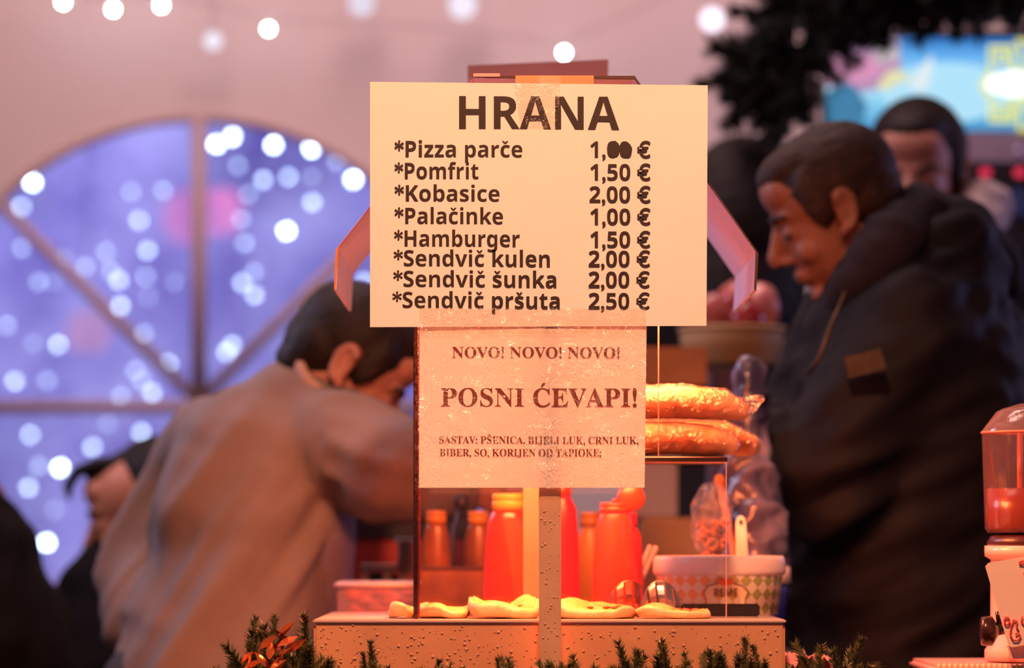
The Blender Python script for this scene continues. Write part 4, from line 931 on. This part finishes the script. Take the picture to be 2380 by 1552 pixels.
bm = B(); lathe(bm, [(r*.035, zz(1240)), (r*.035, zz(1000))], cd+Vector((-r*.55, 0, 0)), 12); build('inner_tube', bm, mat('inner_tube', (.7, .15, .08), .3), root, True)
bm = B(); lathe(bm, [(r*.93, zz(1268)), (r*.95, zz(1262)), (r*.90, zz(1246)), (r*.80, zz(1240))], cd, 48, sy=.8); build('dark_collar', bm, mat('dark_collar', (.06, .012, .010), .3), root, True)
wd = mat('dispenser_white', (.86, .52, .42), .35, coat=.3)
bm = B(); lathe(bm, [(r*.97, zz(1535)), (r*.97, zz(1510)), (r*.90, zz(1490)), (r*.90, zz(1400)), (r*.90, zz(1300)), (r*.97, zz(1292)), (r*.97, zz(1268))], cd, 48, sy=.8); build('base', bm, wd, root, True)
tp = P(2312, 1468, 5.0)
bm = B(); M = Matrix.Translation(P(2298, 1466, 5.0)) @ Matrix.Rotation(PI/2, 4, 'Y'); lathe(bm, [(.004, -.010), (.0175, -.0095), (.0185, -.006), (.0185, .004), (.014, .007), (.006, .012)], (0, 0, 0), 28, M=M); build('tap_knob', bm, mat('black_knob', (.03, .008, .006), .25), root, True)
bm = B(); tube(bm, [P(2300, 1466, 5.0), P(2345, 1460, 5.03)], .007, 12); tube(bm, [P(2320, 1420, 5.0), P(2324, 1450, 5.0)], .004, 8); build('tap', bm, MATS['black_knob'], root, True)
bm = B(); box(bm, P(2318, 1462, 5.004), P(2326, 1436, 5.012)); build('green_marker', bm, mat('green_marker', (.02, .20, .05), .4), root)
tagr = empty('price_tag', P(2350, 1400, 4.93), 'white paper tag with red handwriting hanging on the dispenser', 'tag')
paperm = paper_mat('tag_paper', (.90, .68, .56), .1)
bm = B(); pts = [(2290, 1316), (2297, 1308), (2330, 1302), (2420, 1286), (2470, 1280), (2470, 1480), (2352, 1504), (2344, 1500)]
prism(bm, [P(x, y, 4.94) for x, y in pts], -.0600, -.0594); build('paper', bm, paperm, tagr)
redink = mat('red_marker', (.75, .05, .04), .5)
def stroke(pts, r=.0011):
    bm = B(); tube(bm, [P(x, y, 4.937) for x, y in pts], r, 6); build('handwriting', bm, redink, tagr, True)
stroke([(2340+6*math.cos(t), 1443+9*math.sin(t)) for t in [i*PI/6 for i in range(13)]])
stroke([(2356, 1440), (2350, 1455), (2348, 1475), (2355, 1488), (2366, 1488), (2372, 1478), (2366, 1470), (2360, 1474)])
stroke([(2356, 1440), (2364, 1444), (2362, 1455), (2368, 1468)])
stroke([(2376, 1432), (2374, 1445), (2380, 1452), (2392, 1446)]); stroke([(2368, 1308), (2376, 1303), (2386, 1305), (2378, 1311), (2369, 1310)]); stroke([(2380, 1330), (2385, 1350), (2400, 1352)])
stroke([(2402, 1440), (2402, 1480), (2418, 1462), (2402, 1455)]); stroke([(2400, 1320), (2420, 1316), (2405, 1345), (2425, 1345)])
bm = B(); pts = [(2344, 1500), (2352, 1504), (2470, 1482), (2470, 1530), (2354, 1530)]
prism(bm, [P(x, y, 4.96) for x, y in pts], -.040, -.020); build('drip_shield', bm, wd, root)
# scalloped tray under it
root = empty('serving_tray', (P(2400, 0, D).x, .1, zs-.01), 'pinkish white tray with beaded edge under the drink dispenser', 'tray')
bm = B(); a = P(2168, 0, 5.0); box(bm, (a.x, -.02, zs-.014), (P(2800, 0, 5).x, .30, zs-.0008)); bmesh.ops.bevel(bm, geom=bm.edges[:], offset=.005, segments=3, affect='EDGES'); build('tray_body', bm, mat('tray_pink', (.85, .42, .36), .4), root)
bm = B()
for i in range(30): ell(bm, P(2182+i*13, 1549, 4.985), (.0026, .002, .0045), None, 1)
build('beading', bm, mat('bead_cream', (.95, .72, .45), .3), root, True)
bm = B(); box(bm, (P(2190, 0, 5).x, 0, ST), (P(2790, 0, 5).x, .28, zs-.0145)); build('stand', bm, dt, root)

# ------------------------------------------------------------------ screen and appliances top right
D = 7.6
root = empty('advert_screen', P(2200, 305, D), 'bright backlit screen with blue, pink and yellow picture, top right', 'screen')
bm = B(); box(bm, P(1912, 311, D)+Vector((0, .004, 0)), P(2560, 80, D+.06)); build('casing', bm, mat('screen_case', (.02, .02, .02), .5), root)
scr = bpy.data.materials.new('screen_picture'); scr.use_nodes = True; nt = scr.node_tree
for n in list(nt.nodes): nt.nodes.remove(n)
N = nt.nodes.new; L = nt.links.new; tc = N('ShaderNodeTexCoord'); sx = N('ShaderNodeSeparateXYZ'); L(tc.outputs['Generated'], sx.inputs[0])
rp = N('ShaderNodeValToRGB'); L(sx.outputs[2], rp.inputs[0]); e = rp.color_ramp
e.elements[0].position = 0; e.elements[0].color = (.05, .30, .62, 1); e.elements[1].position = 1; e.elements[1].color = (.02, .16, .55, 1)
for pos, c_ in ((.25, (.22, .58, .85)), (.5, (.45, .80, 1)), (.8, (.14, .45, .90))): q = e.elements.new(pos); q.color = (*c_, 1)
em = N('ShaderNodeEmission'); em.inputs[1].default_value = 1.0; out = N('ShaderNodeOutputMaterial'); L(rp.outputs[0], em.inputs[0]); L(em.outputs[0], out.inputs[0])
def flat(name, pts, dd, mt):
    bm = B(); bm.faces.new([bm.verts.new(P(x, y, D-dd)) for x, y in pts]); return build(name, bm, mt, root)
flat('picture', [(1920, 304), (2550, 304), (2550, 88), (1920, 88)], .001, scr)
def E(n_, c_, s=1.0): return emis(n_, c_, s)
flat('picture_patch', [(1920, 88), (2085, 88), (2095, 150), (2060, 205), (1990, 215), (1920, 180)], .003, E('pic_pink', (.50, .28, .48)))
flat('picture_patch', [(1920, 135), (2020, 130), (2060, 165), (1990, 195), (1920, 200)], .004, E('pic_rose', (.72, .30, .50)))
flat('picture_patch', [(1920, 215), (1965, 185), (2015, 240), (2000, 304), (1920, 304)], .004, E('pic_teal', (.04, .16, .28)))
flat('picture_patch', [(1930, 240), (1975, 190), (2000, 215), (2010, 304), (1940, 304)], .005, E('pic_blue', (.06, .22, .40)))
flat('picture_patch', [(2020, 95), (2090, 92), (2092, 135), (2040, 150)], .005, E('pic_grey', (.60, .50, .55)))
flat('picture_patch', [(2110, 200), (2130, 165), (2168, 125), (2165, 185), (2145, 215)], .004, E('pic_white', (.75, .85, .9)))
flat('picture_patch', [(2035, 205), (2065, 165), (2090, 160), (2120, 185), (2095, 190), (2060, 210)], .005, E('pic_cream', (.80, .75, .45)))
flat('picture_patch', [(2200+150*math.cos(t*PI/12), 215+70*math.sin(t*PI/12)) for t in range(24)], .002, E('pic_cyan', (.45, .78, .98)))
flat('picture_patch', [(2370+80*math.cos(t*PI/12), 195+30*math.sin(t*PI/12)) for t in range(24)], .006, E('pic_bright', (1, 1, 1), 1.6))
yl = E('pic_yellow', (.85, .80, .12), 1.1)
def outline(pts, w_=9):
    bm = B()
    for (x0, y0), (x1, y1) in zip(pts, pts[1:]+pts[:1]):
        d = Vector((x1-x0, y1-y0)).normalized()*w_/2; n_ = Vector((-d.y, d.x))
        bm.faces.new([bm.verts.new(P(x, y, D-.008)) for x, y in ((x0-d.x+n_.x, y0-d.y+n_.y), (x1+d.x+n_.x, y1+d.y+n_.y), (x1+d.x-n_.x, y1+d.y-n_.y), (x0-d.x-n_.x, y0-d.y-n_.y))])
    build('yellow_outline', bm, yl, root)
outline([(2302, 110), (2352, 110), (2352, 158), (2390, 165), (2390, 225), (2352, 235), (2352, 280), (2302, 280), (2302, 228), (2280, 200), (2302, 165)])
outline([(2318, 122), (2340, 122), (2340, 145), (2318, 145)], 7); outline([(2318, 245), (2340, 245), (2340, 268), (2318, 268)], 7); outline([(2366, 95), (2420, 95), (2420, 155), (2380, 140)])
outline([(2366, 250), (2420, 240), (2420, 300), (2370, 300)])
# bar machine below the screen
root = empty('bar_machine', P(2330, 700, 7.7), 'dark bar machine with mauve front strip and red lights under the screen', 'machine')
D = 7.6
bm = B(); box(bm, (P(2225, 0, D).x, 2.6, 0), (P(2560, 0, D).x, 3.0, P(0, 375, D).z)); build('cabinet', bm, mat('machine_black', (.02, .014, .02), .5), root)
bm = B(); box(bm, P(2222, 376, D), P(2560, 324, D+.3)); build('front_strip', bm, mat('mauve_strip', (.50, .36, .42), .6), root)
for x in (2290, 2370):
    bm = B(); ell(bm, P(x, 401, D-.005), (14*S(D), .006, 11*S(D)), None, 2); build('red_light', bm, emis('red_led', (1, .05, .12), .9), root, True)
bm = B(); ell(bm, P(2366, 352, D-.01), (8*S(D), .008, 12*S(D)), None, 2); build('chrome_knob', bm, mat('knob_pale', (.7, .65, .9), .2, .5), root, True)
bm = B(); box(bm, P(2352, 500, D-.012), P(2385, 440, D-.002)); build('blue_light_streak', bm, mat('blue_light_streak', (.05, .10, .25), .4), root)  # streak of bluish light modelled as a coloured plate

# ------------------------------------------------------------------ fir garlands
def sprig_mesh(name, mt, length=.10, n=170, nl=.020, nw=.0011, seed=1, droop=.2):
    random.seed(seed); V = []; F = []
    def tri(a, b, w_):
        d = (b-a).normalized(); u, v = frame_of(d); k = len(V)
        V.extend([a+u*w_, a-u*w_*.5+v*w_*.87, a-u*w_*.5-v*w_*.87, b]); F.extend([(k, k+1, k+3), (k+1, k+2, k+3), (k+2, k, k+3)])
    axes = [(Vector((0, 0, 0)), Vector((0, 0, 1)), length)]
    for s in (-1, 1):
        axes.append((Vector((0, 0, length*.35)), Vector((.6*s, .15*s, .75)).normalized(), length*.5))
        axes.append((Vector((0, 0, length*.15)), Vector((.3*s, -.65, .6)).normalized(), length*.4))
    for o_, d, L_ in axes:
        tri(o_, o_+d*L_, .0018)
        for i in range(int(n*L_/length)):
            t = random.random(); p = o_+d*L_*t; a = random.uniform(0, 2*PI); u, v = frame_of(d)
            dd = (d*random.uniform(.5, 1.1)+(u*math.cos(a)+v*math.sin(a))*random.uniform(.6, 1)).normalized()
            tri(p, p+dd*nl*random.uniform(.7, 1.15)*(1-.35*t), nw)
    me = bpy.data.meshes.new(name); me.from_pydata([tuple(v) for v in V], [], F); me.materials.append(mt); return me
sp = [sprig_mesh('fir_sprig', fir, .085, 330, .0155, .0010, s) for s in (1, 2, 3)]
gar = empty('fir_garland', (.1, -.07, .98), 'green fir garland along the lower front of the counter', 'garland')
bm = B(); tube(bm, [P(x, 1590+8*math.sin(x*.03), 4.905) for x in range(500, 2120, 60)], .006, 8); build('garland_stem', bm, fir_brown, gar)
def sprig(parent, meshes, p, s, rx, ry, rz, k):
    o = bpy.data.objects.new('fir_sprig', meshes[k % len(meshes)]); C.objects.link(o); o.parent = parent
    o.location = Vector(p)-parent.location; o.rotation_euler = (rx, ry, rz); o.scale = (s, s, s); return o
random.seed(21)
tips = [(870, 1508, .7), (850, 1530, .6), (900, 1535, .6), (1010, 1525, .8), (985, 1538, .6), (1045, 1540, .7), (1160, 1545, .5), (1215, 1518, .8), (1190, 1535, .7), (1245, 1535, .6), (1330, 1530, .7), (1385, 1505, .8), (1410, 1518, .9), (1440, 1530, .8), (1360, 1540, .8), (1490, 1508, .8), (1520, 1515, .9), (1560, 1525, .8), (1470, 1540, .8), (1625, 1500, .8), (1650, 1490, .9), (1690, 1498, .9), (1715, 1510, .8), (1660, 1530, .9), (1600, 1540, .7), (1770, 1520, .7), (1800, 1535, .7), (1745, 1545, .7), (1912, 1515, .7), (1925, 1488, .9), (1955, 1505, .9), (1935, 1530, .9), (2015, 1535, .7), (2040, 1545, .5), (1980, 1545, .7),
        (560, 1525, .9), (590, 1475, 1.0), (585, 1440, 1.0), (620, 1500, 1.0), (640, 1465, 1.1), (600, 1540, 1.0), (670, 1490, 1.1), (690, 1450, 1.1), (705, 1435, 1.1), (705, 1490, .9), (690, 1520, 1.0), (660, 1530, 1.0), (630, 1440, .9), (700, 1515, .9), (545, 1545, .8), (575, 1500, .9)]
for k, (x, y, s) in enumerate(tips):
    far = x < 735
    Dd = (4.86 if 1200 < x < 1350 else 4.90)+random.uniform(-.015, .015)
    base = P(x+random.uniform(-14, 14), y+6, Dd)-Vector((0, 0, .086*s))
    sprig(gar, sp, base, s*(1.12 if x < 735 else 1.25), random.uniform(-.35, .15), random.uniform(-.9, .9) if not 680 < x < 900 else random.uniform(-.6, .1), random.uniform(0, 6.28), k)
for k in range(46):
    x = 530+k*34
    if 1822 < x < 1890: continue
    base = P(x, 1552, 4.895 if not 1190 < x < 1360 else 4.86)-Vector((0, 0, .095)); sprig(gar, sp, base, 1.1, random.uniform(-.5, .2), random.uniform(-1.1, 1.1), random.uniform(0, 6.28), k)
# glossy orange leaves in the garland, left
random.seed(9); lm = mat('copper_leaf', (.55, .12, .03), .25, .5)
root = empty('copper_leaf_spray', P(640, 1540, 4.90), 'spray of shiny copper-orange leaves in the garland at lower left', 'leaves')
for x, y in ((655, 1475), (668, 1490), (640, 1500), (622, 1492), (676, 1505), (600, 1520), (582, 1532), (612, 1535), (636, 1540), (650, 1522), (586, 1545), (665, 1462), (628, 1512), (644, 1548), (690, 1500), (575, 1528)):
    bm = B(); M = Matrix.Translation(P(x, y, 4.84+random.uniform(-.01, .01))) @ Matrix.Rotation(random.uniform(0, 6.28), 4, 'Z') @ Matrix.Rotation(random.uniform(-.9, .9), 4, 'X') @ Matrix.Rotation(random.uniform(-1.2, 1.2), 4, 'Y')
    pts = [(0, 0, -.015), (.0045, .001, -.005), (.0048, .001, .004), (0, 0, .015), (-.0048, .001, .004), (-.0045, .001, -.005)]
    a = [bm.verts.new(M @ Vector(p)) for p in pts]; c_ = bm.verts.new(M @ Vector((0, -.0015, 0)))
    for i in range(6): bm.faces.new((a[i], a[(i+1) % 6], c_))
    build('leaf', bm, lm, root)
bm = B(); tube(bm, [P(610, 1560, 4.90), P(640, 1520, 4.90), P(665, 1470, 4.90)], .001, 6); tube(bm, [P(600, 1560, 4.90), P(590, 1535, 4.90)], .001, 6); tube(bm, [P(640, 1560, 4.90), P(680, 1505, 4.90)], .001, 6); build('twig', bm, fir_brown, root)
# upper right garland, far and blurred
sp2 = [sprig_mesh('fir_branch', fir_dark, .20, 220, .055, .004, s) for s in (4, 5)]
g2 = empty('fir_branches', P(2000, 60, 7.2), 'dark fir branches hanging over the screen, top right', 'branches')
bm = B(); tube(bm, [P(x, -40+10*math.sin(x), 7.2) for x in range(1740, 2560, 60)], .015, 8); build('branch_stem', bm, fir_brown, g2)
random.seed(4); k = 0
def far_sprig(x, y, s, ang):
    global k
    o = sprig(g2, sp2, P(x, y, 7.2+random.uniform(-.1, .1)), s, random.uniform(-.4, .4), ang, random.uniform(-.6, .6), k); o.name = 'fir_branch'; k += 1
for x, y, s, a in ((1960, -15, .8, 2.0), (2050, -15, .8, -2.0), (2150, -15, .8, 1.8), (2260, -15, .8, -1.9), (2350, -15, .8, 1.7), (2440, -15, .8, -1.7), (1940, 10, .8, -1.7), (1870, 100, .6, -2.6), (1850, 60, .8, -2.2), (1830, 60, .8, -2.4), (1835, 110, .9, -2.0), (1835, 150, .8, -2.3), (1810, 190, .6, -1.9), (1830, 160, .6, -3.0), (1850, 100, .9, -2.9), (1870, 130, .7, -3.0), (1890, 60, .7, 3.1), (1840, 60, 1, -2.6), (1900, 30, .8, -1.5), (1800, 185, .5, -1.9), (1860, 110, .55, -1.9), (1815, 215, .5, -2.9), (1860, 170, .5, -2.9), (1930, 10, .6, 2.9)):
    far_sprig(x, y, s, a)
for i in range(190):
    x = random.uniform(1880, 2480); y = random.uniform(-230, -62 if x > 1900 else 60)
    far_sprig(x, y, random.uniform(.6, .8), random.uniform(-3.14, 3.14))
